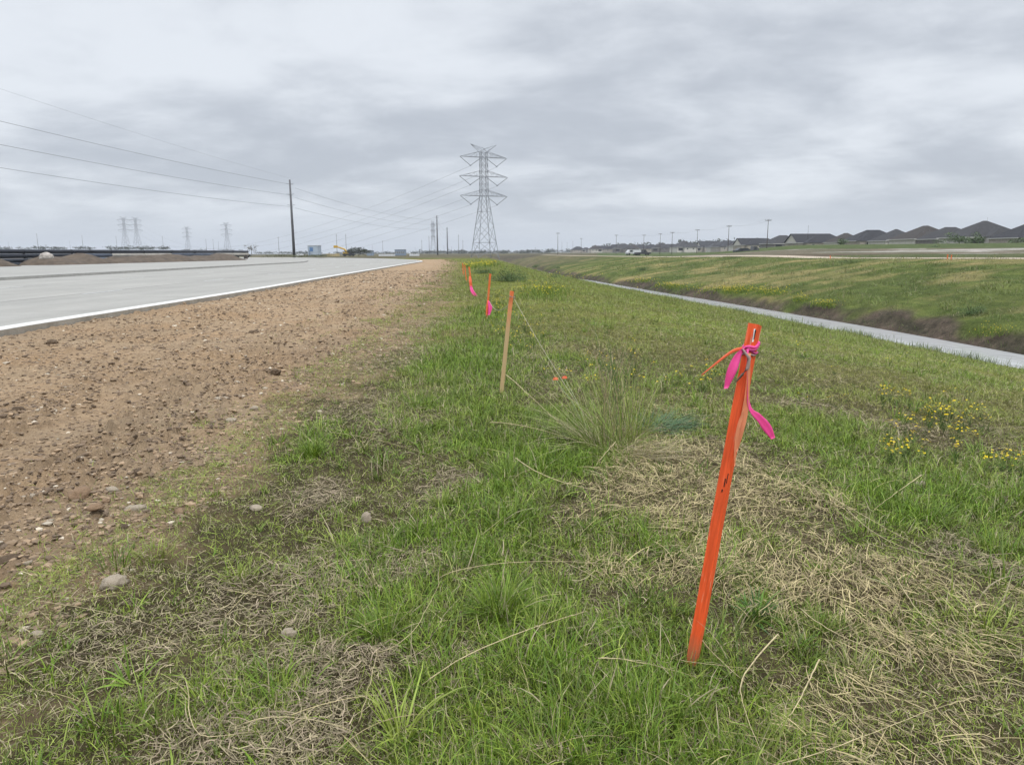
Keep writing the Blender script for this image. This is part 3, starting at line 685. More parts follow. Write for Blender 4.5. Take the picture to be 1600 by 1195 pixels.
def turf():
    # ---- short creeping and tufted green blades
    parts = []
    x, y, r = pts_polar(1400000, 1.1, 30, 1.70, 64)
    k = grassy(x, y); x, y, r = x[k], y[k], r[k]
    z = zones(x, y); f = fbm(x, y, 1.4, 4, 100); f2 = fbm(x, y, 7, 3, 101); s_ = x-ditchX(y)
    lush = np.clip(z['lush']+.55*sst(.52, .68, f)*(x-vergeX(y) > 1.2), 0, 1)
    keep = .80+.20*sst(.35, .62, f2)+.5*lush-.55*z['dead']-.18*z['straw']*(1-z['lush']*.4)
    keep = keep-.12*sst(.6, .45, f)*(lush < .3)
    k = rng.random(len(x)) < np.clip(keep, .10, 1); x, y, r, f, f2, lush, s_ = (v[k] for v in (x, y, r, f, f2, lush, s_)); zd = z['dead'][k]; n = len(x)
    g = 1+.085*np.maximum(r-2.5, 0)
    ln = rng.gamma(2.6, .0140, n)*(.72+.85*lush)*np.minimum(g, 2.1)*(1+.5*(rng.random(n) < .08)); ln = np.clip(ln, .012, .17)
    wd = rng.uniform(.0018, .0042, n)*(.85+.5*lush)*g
    head = rng.uniform(0, 2*np.pi, n); a0 = np.radians(rng.normal(38, 26, n)+25*lush); a1 = a0-np.radians(rng.uniform(5, 75, n))
    c = np.where((lush > rng.random(n)*.9)[:, None], G_LUSH+(G_MID-G_LUSH)*rng.random((n, 1))*.9, G_OLV+(G_MID-G_OLV)*rng.random((n, 1)))
    c = c*(.72+.6*f2)[:, None]; q = rng.random(n); c = np.where((q < .10)[:, None], G_YG, c); c = np.where(((q > .87-.25*zd))[:, None] & (lush < .95)[:, None], G_DRY*1.05, c)
    bp_ = .55*sst(.47, .64, fbm(x, y, .55, 4, 140))*sst(4, 9, r)*(1-lush*.6); c = c*(1-bp_[:, None])+lin((.26, .215, .070))*bp_[:, None]
    c = c*rng.uniform(.45, 1.55, (n, 1))
    P = np.stack([x, y, np.where(x < vergeX(y)+.35, np.maximum(HV(x, y), .018), HV(x, y))-.003], -1); parts.append(blades(P, head, ln, wd, a0, a1, c, 2, rng.normal(0, .7, n)))
    # ---- broad-bladed little rosettes
    x, y, r = pts_polar(10500, 1.2, 16, 1.4, 64); k = grassy(x, y) ; x, y, r = x[k], y[k], r[k]; z = zones(x, y)
    k = rng.random(len(x)) < .10+.75*z['lush']-.2*z['straw']; x, y, r = x[k], y[k], r[k]
    m_ = 9; X = np.repeat(x, m_)+rng.normal(0, .010, len(x)*m_); Y = np.repeat(y, m_)+rng.normal(0, .010, len(x)*m_); n = len(X); rr = np.repeat(r, m_)
    tone = np.repeat(rng.uniform(.7, 1.25, len(x)), m_)[:, None]; big = np.repeat(rng.uniform(.5, 1.25, len(x)), m_)
    c = (G_LUSH+(G_MID-G_LUSH)*rng.random((n, 1)))*tone*rng.uniform(.8, 1.2, (n, 1))
    P = np.stack([X, Y, HV(X, Y)-.004], -1); a0 = np.radians(rng.uniform(35, 85, n))
    parts.append(blades(P, rng.uniform(0, 6.28, n), rng.uniform(.04, .11, n)*big, rng.uniform(.003, .006, n)*(1+.05*rr)*big**.5, a0, a0-np.radians(rng.uniform(10, 70, n)), c, 3, rng.normal(0, .3, n)))
    # ---- taller uneven clumps
    x, y, r = pts_polar(3100, 1.2, 20, 1.35, 64); k = grassy(x, y) & (x > vergeX(y)+.3); x, y, r = x[k], y[k], r[k]; z = zones(x, y)
    k = rng.random(len(x)) < .22+.6*z['lush']+.1*z['straw']-.2*z['dead']; x, y, r = x[k], y[k], r[k]; m_ = 34; nc = len(x)
    sp = np.repeat(rng.uniform(.015, .06, nc), m_); X = np.repeat(x, m_)+rng.normal(0, 1, nc*m_)*sp; Y = np.repeat(y, m_)+rng.normal(0, 1, nc*m_)*sp; n = len(X); rr = np.repeat(r, m_)
    big = np.repeat(rng.uniform(.5, 1.3, nc)**1.5, m_); tone = np.repeat(rng.uniform(.6, 1.2, nc), m_)[:, None]; hd = np.arctan2(Y-np.repeat(y, m_), X-np.repeat(x, m_))+rng.normal(0, .7, n)
    yel = np.repeat(rng.random(nc) < .25, m_)[:, None]; c = np.where(yel, G_YG*.85, G_LUSH+(G_MID-G_LUSH)*rng.random((n, 1)))*tone*rng.uniform(.6, 1.3, (n, 1)); c = np.where((rng.random(n) < .10)[:, None], G_DRY, c)
    P = np.stack([X, Y, HV(X, Y)-.004], -1); a0 = np.radians(rng.uniform(45, 88, n))
    parts.append(blades(P, hd, rng.uniform(.05, .19, n)*big, rng.uniform(.0026, .0062, n)*(1+.05*rr), a0, a0-np.radians(rng.uniform(10, 85, n)), c, 4, rng.normal(0, .3, n)))
    V, F, C = merge(parts); o = link('grass', npmesh('grass', V, F, M_blade, {'col': C})); tag(o, 'short green grass growing between the dirt verge and the ditch', 'grass', kind='stuff')
    # ---- distant near-slope and bank tufts
    parts = []
    x, y, r = pts_polar(420000, 22, 150, 2.3, 44)
    s_ = x-ditchX(y); wd_ = np.interp(y, [0, 55, 85, 140, 230, 600], [21, 21.5, 21.5, 19.5, 16, 14])
    q_ = s_/wd_; brown = (q_ > 0) & (q_ < .16) & (fbm(x, y, .12, 3, 78)+.18 > .30)
    k = grassy(x, y) & (s_ < wd_+.2) & (rng.random(len(x)) > brown*.93); x, y, r, q_ = x[k], y[k], r[k], q_[k]; n = len(x)
    f = fbm(x*.55, y, .30, 5, 75); f2 = fbm(x, y*.6, .9, 4, 76); onb = q_ > 0
    tall = np.where(onb, .4+2.2*sst(.45, .68, f2), .45+.9*sst(.5, .7, f2))
    ln = np.clip(rng.gamma(4, .022, n)*tall*(1+.010*r), .03, .6); wdt = rng.uniform(.004, .012, n)*(.5+.040*r)
    a0 = np.radians(rng.normal(62, 22, n)); a1 = a0-np.radians(rng.uniform(10, 70, n))
    c = np.where(onb[:, None], lin((.130, .165, .042))*(.6+.8*(f2[:, None])), lin((.160, .200, .038))*(.75+.55*f2[:, None]))
    c = np.where((onb & (f > .54))[:, None], c*.55+lin((.32, .27, .13))*.45, c); c = np.where((rng.random(n) < .10)[:, None], lin((.24, .20, .12)), c)
    c = np.where((~onb & (fbm(x, y, .35, 3, 110) > .60))[:, None], c*.7+lin((.22, .18, .085))*.3, c)
    c = c*rng.uniform(.55, 1.45, (n, 1)); P = np.stack([x, y, H(x, y)-.01], -1)
    parts.append(blades(P, rng.uniform(0, 6.28, n), ln, wdt, a0, a1, c, 2))
    V, F, C = merge(parts); o = link('bank_grass', npmesh('bank_grass', V, F, M_blade, {'col': C})); tag(o, 'rough tussocky grass over the far ditch bank and the distant slope', 'grass', kind='stuff')
turf()
def litter():
    parts = []
    # dead thatch: short curly strands lying on the soil
    x, y, r = pts_polar(500000, 1.1, 24, 1.6, 64); k = grassy(x, y, .25); x, y, r = x[k], y[k], r[k]; z = zones(x, y); f = fbm(x, y, 2.2, 4, 120)
    keep = .10+.30*sst(.46, .66, f)+.75*z['dead']+.35*z['straw']-.35*z['lush']; k = rng.random(len(x)) < keep; x, y, r = x[k], y[k], r[k]; zd = z['dead'][k]; zs = z['straw'][k]; n = len(x)
    g = 1+.08*np.maximum(r-2.5, 0)
    c = np.where((zs > rng.random(n))[:, None], G_STR*.85, G_DRY*rng.uniform(.5, 1.3, (n, 1)))*rng.uniform(.6, 1.3, (n, 1))
    P = np.stack([x, y, HV(x, y)+.002+rng.uniform(0, .018, n)*(.4+zd)], -1)
    parts.append(blades(P, rng.uniform(0, 6.28, n), rng.gamma(3, .0145, n)*np.minimum(g, 2), rng.uniform(.0016, .0036, n)*g, np.radians(rng.normal(8, 16, n)), np.radians(rng.normal(-8, 22, n)), c, 3, rng.normal(0, 1.3, n), .5))
    # thicker brown tangles where the thatch is heaped
    x, y, r = pts_polar(52000, 1.3, 9, 1.0); z = zones(x, y); k = grassy(x, y) & (rng.random(len(x)) < z['dead']*.9); x, y, r = x[k], y[k], r[k]; n = len(x)
    P = np.stack([x, y, HV(x, y)+rng.uniform(.004, .05, n)*z['dead'][k]], -1)
    parts.append(blades(P, rng.uniform(0, 6.28, n), rng.uniform(.04, .12, n), rng.uniform(.0018, .0034, n)*(1+.05*r), np.radians(rng.normal(8, 18, n)), np.radians(rng.normal(-18, 18, n)), lin((.36, .285, .20))*rng.uniform(.45, 1.25, (n, 1)), 4, rng.normal(0, 1.2, n), .6))
    # long flattened straw, combed roughly left to right
    x, y, r = pts_polar(310000, 1.2, 12, .9, 62); z = zones(x, y); k = (rng.random(len(x)) < z['straw']**1.2*(.15+.95*sst(.42, .58, fbm(x, y, 4.5, 3, 133)))); x, y, r = x[k], y[k], r[k]; zs = z['straw'][k]; n = len(x)
    flow = 2*np.pi*fbm(x, y, .55, 2, 130)*.9+math.radians(-50)+rng.normal(0, .55, n); flow = flow+np.pi*(rng.random(n) < .5)
    c = np.where((rng.random(n) < .22)[:, None], lin((.30, .235, .15)), G_STR)*rng.uniform(.5, 1.3, (n, 1))
    P = np.stack([x, y, HV(x, y)+.004+rng.uniform(0, .055, n)*zs], -1)
    parts.append(blades(P, flow, np.clip(rng.gamma(3, .028, n), .03, .30), rng.uniform(.0015, .0031, n)*(1+.06*r), np.radians(rng.normal(9, 12, n)), np.radians(rng.normal(-10, 14, n)), c, 5, rng.normal(0, .45, n), .5))
    V, F, C = merge(parts); o = link('dry_straw', npmesh('dry_straw', V, F, M_straw, {'col': C})); tag(o, 'flattened dry straw and dead thatch between the green grass', 'straw', kind='stuff')
litter()

# single tufts ------------------------------------------------------------
def tuft(px, py, n, L0, L1, spread, rad, pal, label, name='grass_tuft', lean=0., leanhead=0., w=.0045, dry=.0, group=None, a_hi=88, a_lo=25, drop=(15, 80), cat='grass tuft'):
    p = onz(px, py); dz = gz(p[0], p[1])
    if dz < -.05: p = onz(px, py, dz); p = onz(px, py, gz(p[0], p[1]))
    p[2] = gz(p[0], p[1]); a = rng.uniform(0, 6.28, n); q = np.sqrt(rng.random(n))*rad
    P = np.stack([np.cos(a)*q, np.sin(a)*q, np.full(n, -.006)], -1)
    head = a+rng.normal(0, .5, n); 
    if lean: head = np.where(rng.random(n) < lean, leanhead+rng.normal(0, .45, n), head)
    t = rng.random(n); a0 = np.radians(a_hi-(a_hi-a_lo)*t*spread+rng.normal(0, 6, n)); a1 = a0-np.radians(rng.uniform(drop[0], drop[1], n))
    c = pal[0]+(pal[1]-pal[0])*rng.random((n, 1)); c = np.where((rng.random(n) < dry)[:, None], G_DRY*1.1, c)*rng.uniform(.7, 1.25, (n, 1))
    V, F, C = blades(P, head, rng.uniform(L0, L1, n), rng.uniform(.6, 1.2, n)*w, a0, a1, c, 5, rng.normal(0, .25, n))
    o = link(name, npmesh(name, V, F, M_blade, {'col': C}), None, p); tag(o, label, cat, group); return o
GL = (G_LUSH*.8, G_MID)
tuft(780, 965, 330, .10, .24, 1, .075, GL, 'dense dark green grass tuft in the middle foreground', dry=.05)
tuft(600, 1000, 120, .08, .22, 1, .05, GL, 'thin green tuft right of the small pale stone', dry=.08)
tuft(487, 712, 150, .12, .24, .45, .06, GL, 'upright bright green tuft beside the dirt, left of the lying stalk')
tuft(800, 815, 170, .08, .18, .9, .07, GL, 'green tuft directly behind the dense middle tuft')
tuft(790, 745, 170, .08, .20, .8, .09, GL, 'green tuft left of the blond feathered stalk head')
tuft(690, 795, 60, .08, .16, .5, .03, (G_MID, G_YG), 'yellow green sprig behind the upright pale stone')
tuft(205, 1060, 14, .08, .17, .9, .03, (G_MID, G_LUSH*1.2), 'few broad blades arching in the lower left corner', w=.009)
tuft(150, 1135, 10, .08, .17, .9, .03, (G_MID, G_LUSH*1.2), 'two or three broad blades lowest in the left corner', w=.009)
tuft(625, 1150, 26, .14, .26, .5, .04, (G_MID, G_YG), 'tall yellow green blades at the bottom left of centre', w=.008)
tuft(870, 1180, 190, .10, .22, .8, .14, GL, 'lush tuft at the bottom edge below the leaning stalk')
tuft(1000, 1130, 130, .08, .20, .7, .12, GL, 'lush tuft left of the foot of the orange stake, near the bottom')
tuft(1180, 960, 46, .08, .16, .9, .05, (lin((.05, .12, .035)), G_LUSH), 'leafy blue green weed right of the stake foot', w=.011)
tuft(1285, 985, 70, .08, .17, .6, .04, (G_LUSH, G_OLV), 'dark upright tuft in the straw right of the stake')
tuft(1340, 1050, 60, .07, .15, .5, .05, (G_MID, G_DRY), 'half brown upright tuft lower right of the stake')
tuft(375, 905, 90, .06, .15, .6, .07, (G_MID, G_OLV), 'small olive tuft right of the round half sunk stone')
tuft(240, 870, 80, .06, .13, .6, .09, (G_MID, G_OLV), 'small olive tuft behind the round half sunk stone')
tuft(560, 870, 90, .06, .14, .6, .08, GL, 'small green tuft below the upright pale stone')
tuft(1450, 800, 120, .08, .18, .7, .10, GL, 'green tuft right of the straw near the pale stone')
tuft(1560, 860, 120, .08, .18, .7, .10, GL, 'green tuft at the right photo edge')
tuft(655, 640, 150, .10, .22, .6, .12, GL, 'bright tuft between the verge and the second stake')
tuft(700, 600, 130, .10, .22, .6, .14, GL, 'bright tuft left of the second stake')
# the big leaning bunch beside the second stake
tuft(945, 700, 430, .25, .95, 1, .17, (lin((.27, .31, .075)), lin((.15, .23, .035))), 'large bunch of half dry tall grass leaning left between the first two stakes', 'tall_grass_bunch', .6, math.radians(155), .0046, .28, a_hi=80, a_lo=10, drop=(5, 60), cat='grass bunch')
tuft(985, 712, 330, .20, .55, 1, .16, (G_STR, G_DRY), 'blond straw bunch falling to the right of the tall grass bunch', 'straw_bunch', .8, math.radians(-35), .0036, .5, a_hi=50, a_lo=4, drop=(15, 60), cat='grass bunch')
tuft(985, 690, 170, .35, .85, 1, .14, (lin((.32, .36, .085)), lin((.17, .25, .04))), 'upright yellow green stalks at the right side of the tall grass bunch', 'upright_grass', 0, 0, .0042, .25, a_hi=89, a_lo=58, drop=(2, 30), cat='grass bunch')
def stems(px, py, n, label):
    p = onz(px, py); p[2] = gz(p[0], p[1]); m_ = MB()
    for i in range(n):
        a = random.uniform(0, 6.28); h = random.uniform(.5, .95); lx, ly = random.uniform(-.22, .32)*h, random.uniform(-.2, .25)*h
        b0 = Vector((math.cos(a)*.09, math.sin(a)*.09, 0)); pts = [b0+Vector((lx*t*t, ly*t*t, h*t)) for t in (0, .35, .7, 1)]
        g = 0 if random.random() < .65 else 1
        m_.tube(pts, [.0028, .0024, .0018, .001], 4, g, False)
        for k in range(random.randint(2, 7)):
            t = random.uniform(.55, 1); q = Vector((lx*t*t, ly*t*t, h*t))+b0; e = q+Vector((random.uniform(-.05, .05), random.uniform(-.05, .05), random.uniform(.03, .09)))
            m_.tube([q, e], [.0014, .0007], 3, g, False)
    M1 = simple('green_stem', (.10, .15, .045), .7, .2, 30); M2 = simple('dry_stem', (.34, .27, .16), .8, .2, 30)
    o = m_.build('tall_weed', [M1, M2], loc=p); tag(o, label, 'weed')
stems(955, 690, 26, 'upright thin green weed stems rising from the tall grass bunch')
tuft(1032, 664, 620, .14, .34, 1, .24, (lin((.05, .11, .055)), lin((.15, .24, .11))), 'dense blue green clump behind the straw, left of the first stake', 'blue_green_clump', .5, math.radians(-10), .0045, .04, drop=(30, 90), a_hi=60, a_lo=10)

# long stalks lying across the turf -------------------------------------------
M_stalk = simple('dry_stalk', (.46, .38, .22), .75, .2, 40)
def stalk(pix, lifts, rad, label, group=None, name='dry_stalk', mat=None, cat='stalk'):
    P = []
    for (px, py), h in zip(pix, lifts):
        q = onz(px, py, h+gz(*onz(px, py, h)[:2])); P.append(q)
    P = np.array(P); t = np.linspace(0, 1, len(P)); tt = np.linspace(0, 1, 18)
    # smooth through the points
    C = np.polyfit(t, P, min(len(P)-1, 3)); Q = sum(C[k][None]*tt[:, None]**(len(C)-1-k) for k in range(len(C)))
    Q = Q+np.c_[rng.normal(0, .0015, (18, 2)), np.zeros(18)]
    m_ = MB(); rd = [rad*.62*(1.1-.75*x) for x in tt]; m_.tube([tuple(q) for q in Q], rd, 5)
    o = m_.build(name, mat or M_stalk, None, True); tag(o, label, cat, group)
for pix, lf, rd, lb in [
    (((515, 675), (600, 690), (705, 722)), (.10, .09, .02), .0022, 'thin straw stalk lying above the lying grass left of centre'),
    (((262, 752), (350, 744), (425, 757), (460, 800)), (.02, .07, .06, .02), .0025, 'arched pale stalk from the dirt edge to the brown mat'),
    (((35, 935), (90, 945), (150, 950), (240, 978), (292, 1003)), (.01, .03, .05, .04, .01), .002, 'long thin runner crossing the lower left grass'),
    (((660, 1070), (770, 1005), (880, 965), (915, 955)), (.02, .10, .14, .15), .0032, 'blond stalk rising to the right in the lower middle'),
    (((680, 905), (760, 883), (850, 876), (960, 882), (1020, 895)), (.10, .16, .16, .10, .03), .002, 'long arched stalk above the dense middle tuft'),
    (((575, 1020), (630, 1000), (665, 955), (690, 905)), (.02, .10, .16, .18), .0024, 'curved stalk crossing the thin green tuft'),
    (((560, 1130), (577, 1070), (590, 1012)), (.02, .09, .13), .003, 'short upright straw stalk left of the bottom blades'),
    (((1075, 965), (1125, 1030), (1190, 1090), (1210, 1130)), (.10, .06, .03, .02), .0024, 'thin straw running down right from the stake foot'),
    (((1215, 990), (1165, 1050), (1160, 1100), (1200, 1200)), (.10, .07, .05, .02), .0042, 'thick pale bent stalk right of the stake foot'),
    (((1280, 1030), (1250, 1090), (1215, 1145)), (.11, .07, .01), .004, 'thick pale stalk leaning left below the dark upright tuft'),
    (((935, 1028), (1000, 1034), (1090, 1058)), (.06, .05, .02), .0035, 'pale stalk pointing at the stake foot from the left'),
    (((1060, 1030), (1130, 1040), (1250, 1050)), (.03, .05, .03), .0018, 'thin stalk passing just below the stake foot'),
    (((805, 715), (850, 742), (905, 760), (960, 768)), (.16, .12, .07, .02), .0045, 'blond stalk with a feathered head left of the straw'),
    (((765, 660), (830, 668), (900, 688), (940, 705)), (.26, .20, .10, .03), .0035, 'pale blade reaching left out of the tall grass bunch, lower'),
    (((790, 585), (830, 620), (880, 665), (935, 700)), (.42, .32, .15, .03), .0045, 'long pale blade reaching up left out of the tall grass bunch'),
    (((962, 690), (940, 715), (925, 735)), (.12, .06, .0), .004, 'short pale stick crossing in front of the bunch foot'),
    (((960, 700), (1000, 740), (1030, 790)), (.04, .06, .02), .003, 'pale stalk bending down from the bunch foot'),
    (((1290, 770), (1340, 800), (1420, 845), (1480, 880)), (.05, .07, .05, .02), .003, 'long stalk on the right running down through the grass'),
    (((1440, 742), (1400, 770), (1360, 800)), (.10, .07, .02), .004, 'forked twig beside the pale stone on the right'),
    (((1320, 790), (1400, 850), (1500, 875), (1600, 890)), (.06, .06, .05, .02), .0025, 'long bent straw reaching the right photo edge'),
    (((935, 905), (860, 870), (800, 860)), (.04, .07, .05), .0018, 'thin straw left of the straw mat'),
    (((1400, 900), (1450, 970), (1520, 1010)), (.05, .07, .02), .0032, 'pale straw lying over the right mat'),
    (((1130, 1195), (1250, 1185), (1400, 1130), (1520, 1090)), (.03, .05, .06, .05), .0028, 'long pale stalk in the lower right corner'),
    (((1250, 950), (1330, 1000), (1440, 1030)), (.07, .06, .03), .003, 'straw bridging the gap below the right mat'),
    (((290, 1060), (300, 1130), (330, 1150), (420, 1140)), (.03, .04, .04, .02), .003, 'bent dead stem in the lower left'),
    (((380, 1130), (460, 1120), (560, 1145)), (.06, .08, .05), .0028, 'pale stem lying over the brown straw tuft')]:
    stalk(pix, lf, rd, lb)
# random loose straws too many to single out
def loose():
    x, y, r = pts_polar(2600, 1.4, 9, 1.0); k = grassy(x, y); x, y, r = x[k], y[k], r[k]; z = zones(x, y); k = rng.random(len(x)) < .22+.6*z['straw']; x, y = x[k], y[k]; n = len(x)
    P = np.stack([x, y, HV(x, y)+rng.uniform(.005, .05, n)], -1)
    V, F, C = blades(P, rng.uniform(0, 6.28, n), rng.uniform(.10, .32, n), rng.uniform(.0012, .0026, n), np.radians(rng.normal(14, 10, n)), np.radians(rng.normal(-12, 8, n)), G_STR*rng.uniform(.7, 1.2, (n, 1)), 6, rng.normal(0, .6, n), .4)
    tag(link('loose_straw', npmesh('loose_straw', V, F, M_straw, {'col': C})), 'loose single straws strewn over the grass', 'straw', kind='stuff')
loose()

# ------------------------------------------------------------------ yellow flowers
M_fl = blade_mat('flower_parts', .25, .6, .2)
def flower_mesh(seed, nb, h, sp):
    q = random.Random(seed); V = []; F = []; C = []
    def strip(a, b, w_, c):
        b0 = len(V); V.extend([(a[0]-w_, a[1], a[2]), (a[0]+w_, a[1], a[2]), tuple(b), (a[0], a[1]-w_, a[2]), (a[0], a[1]+w_, a[2])]); F.extend([(b0, b0+1, b0+2), (b0+3, b0+4, b0+2)]); C.extend([c]*5)
    for i in range(nb):
        x, y, z = q.gauss(0, sp), q.gauss(0, sp), h*q.uniform(.6, 1)
        strip((x*.2, y*.2, 0), (x, y, z), .0018, (.09, .15, .04)); r = q.uniform(.009, .014); tz = q.uniform(-.5, .5); ty = q.uniform(-.5, .5)
        for k in range(6):
            a = 6.283*k/6; b = a+.42; g = a-.42; b0 = len(V)
            for (rr, aa) in ((.15, a), (.9, b), (1.05, a), (.9, g)):
                X, Y = r*rr*math.cos(aa), r*rr*math.sin(aa); V.append((x+X, y+Y, z+X*tz+Y*ty+.2*rr*r))
            F.extend([(b0, b0+1, b0+2), (b0, b0+2, b0+3)]); C.extend([(.90, .66, .02)]*4)
    for k in range(10):
        a = q.uniform(0, 6.28); l = q.uniform(.04, .10); strip((0, 0, q.uniform(0, h*.3)), (l*math.cos(a), l*math.sin(a), h*q.uniform(.2, .55)), .003, (.08, .14, .035))
    return npmesh('wildflower', V, F, M_fl, {'col': np.array(C)})
FM = [flower_mesh(k, q, h, s) for k, (q, h, s) in enumerate(((4, .22, .045), (6, .28, .06), (3, .18, .04), (7, .25, .07), (5, .32, .05)))]
def on_terrain(px, py):
    p = onz(px, py)
    for _ in range(12): p = onz(px, py, .5*p[2]+.5*gz(p[0], p[1]))
    return p
def flowers():
    reg = [(1490, 668, 60, 20, 26, 'blooming thickly in the patch at the right'), (1430, 690, 80, 24, 16, 'blooming thickly in the patch at the right'), (1560, 745, 60, 18, 16, 'at the right edge below the thick patch'), (1405, 722, 25, 10, 8, 'between the thick patch and the pale stone'),
           (820, 520, 40, 30, 30, 'right of the second stake'), (775, 500, 12, 30, 14, 'right of the second stake'), (1390, 630, 110, 10, 16, 'in a loose line across the slope'), (940, 590, 70, 25, 16, 'behind the tall grass bunch'), (1100, 600, 60, 20, 10, 'left of the ribbons of the first stake'),
           (1200, 560, 300, 40, 26, 'thinly over the open slope'), (770, 475, 20, 15, 12, 'around the third stake'), (830, 455, 40, 10, 26, 'in the yellow drift beyond the second stake'), (755, 435, 14, 10, 12, 'around the third stake')]
    cnt = 0
    for cx_, cy_, sx_, sy_, n, wh in reg:
        for i in range(n):
            px, py = random.gauss(cx_, sx_*.6), random.gauss(cy_, sy_*.6); p = on_terrain(px, py)
            if not (vergeX(p[1])+.3 < p[0] < ditchX(p[1])-3): continue
            o = link('wildflower', FM[cnt % 5], None, p); s = random.uniform(.55, .85)*(1+.012*p[1]); o.scale = (s, s, s); o.rotation_euler = (0, 0, random.uniform(0, 6.3)); cnt += 1
            tag(o, 'small yellow wildflower plant '+wh, 'wildflower', 'yellow wildflowers '+wh)
flowers()
def yellow_drifts():
    parts = []
    for px, py, rx, ry, n in ((1150, 456, 50, 5, 330), (1205, 460, 30, 5, 160), (1250, 471, 16, 4, 90), (1290, 479, 22, 4, 150), (1045, 449, 20, 3, 150), (1000, 441, 20, 3, 90), (760, 414, 18, 5, 260), (735, 417, 15, 4, 140), (1550, 524, 30, 8, 90), (1120, 455, 90, 10, 150), (850, 462, 40, 10, 160), (900, 433, 60, 6, 60)):
        for i in range(n):
            p = on_terrain2(random.gauss(px, rx*.5), random.gauss(py, ry*.5)); parts.append(p)
    P = np.array(parts); n = len(P); d = P[:, 1]; s = rng.uniform(.010, .022, n)*(.5+.03*d); hgt = rng.uniform(.15, .42, n); a = rng.uniform(0, 6.28, n)
    o3 = np.array([(1, 0, .2), (0, 1, -.2), (-1, 0, .2), (0, -1, -.2)]); V = []; F = []; C = []
    ca, sa = np.cos(a), np.sin(a); X = o3[None, :, 0]*ca[:, None]-o3[None, :, 1]*sa[:, None]; Y = o3[None, :, 0]*sa[:, None]+o3[None, :, 1]*ca[:, None]
    V = np.stack([P[:, 0:1]+X*s[:, None], P[:, 1:2]+Y*s[:, None], (P[:, 2]+hgt)[:, None]+(o3[None, :, 2]+rng.uniform(-.8, .8, (n, 4)))*s[:, None]], -1).reshape(-1, 3)
    F = np.array([(0, 1, 2), (0, 2, 3)])[None]+np.arange(n)[:, None, None]*4; C = np.repeat(np.where((rng.random(n) < .75)[:, None], lin((.62, .50, .03)), lin((.30, .34, .05))), 4, 0)
    # leafy green under the blossoms
    k = rng.integers(0, n, n*4); Q = P[k]+np.c_[rng.normal(0, .25, (n*4, 2)), np.zeros(n*4)]; m_ = len(Q)
    b = blades(Q, rng.uniform(0, 6.28, m_), rng.uniform(.15, .40, m_), .004*(1+.045*Q[:, 1])*2, np.radians(rng.uniform(50, 90, m_)), np.radians(rng.uniform(20, 70, m_)), lin((.13, .19, .03))*rng.uniform(.7, 1.3, (m_, 1)), 2)
    V, F, C = merge([(V, F.reshape(-1, 3), C), b])
    tag(link('yellow_flower_drift', npmesh('yellow_flower_drift', V, F, M_fl, {'col': C})), 'yellow flowering drifts along the water on the far bank and beyond the stakes', 'wildflowers', kind='stuff')
def on_terrain2(px, py):                                          # march the sight line over the ditch
    v = ray(px, py); ts = np.geomspace(8, 400, 500); X, Y, Z = v[0]*ts, v[1]*ts, CAM_H+v[2]*ts; h = H0(X, Y); k = np.argmax(Z <= h)
    return np.array([X[k], Y[k], h[k]])
yellow_drifts()

# shrubs and rushes by the ditch --------------------------------------------
def shrub(px, py, w_, h_, n, label, c0=(.045, .085, .022), c1=(.10, .16, .04), name='shrub', dist=None, d=.4, group=None):
    p = on_terrain2(px, py) if dist is None else atY(px, py, dist)
    a = rng.uniform(0, 6.28, n); q = rng.random(n)**.6; e = rng.random(n)
    lob = .7+.5*np.sin(a*3+px)*.4+.25*rng.random(n)
    P = np.stack([np.cos(a)*q*w_/2*lob, np.sin(a)*q*w_/2*lob*.8, h_*e*(1-.55*q**2)*(.7+.3*np.sin(a*2+py))], -1)
    c = lin(c0)+(lin(c1)-lin(c0))*rng.random((n, 1)); d_ = p[1]
    lf = blades(P, rng.uniform(0, 6.28, n), rng.uniform(.05, .14, n)*(h_**.5), .006*(1+.06*d_)*rng.uniform(.6, 1.4, n), np.radians(rng.uniform(-20, 85, n)), np.radians(rng.uniform(-50, 50, n)), c*rng.uniform(.7, 1.3, (n, 1)), 2)
    m_ = MB()
    o = empty(name, p); link('foliage', npmesh('foliage', *lf[:2], M_blade, {'col': lf[2]}), o)
    for k in range(5): m_.tube([(0, 0, -.05), (random.uniform(-.3, .3)*w_, random.uniform(-.2, .2)*w_, h_*.6)], [.02*h_, .008*h_], 4)
    m_.build('stem', M_bark, o); tag(o, label, 'shrub', group); return o
for a_ in ((797, 440, 2.3, .8, 3200, 'low dark green bush beyond the third stake'), (757, 428, 1.8, .6, 1500, 'small green bush just behind the third stake'), (838, 418, 3.2, 1.0, 1500, 'dark bush in the fold where the ditch bends away'),
           (872, 420, 2.0, .6, 600, 'small bush right of the dark bush in the fold'), (868, 434, 1.6, .5, 500, 'low green clump left of the far end of the water'), (1003, 423, 2.2, .8, 900, 'dark clump high on the far bank above the water end'),
           (1520, 493, 1.6, .75, 1600, 'dense green clump near the foot of the far bank at the right'), (1330, 412, 2.6, .6, 600, 'dark weedy clump on the crest of the far bank')):
    shrub(*a_)
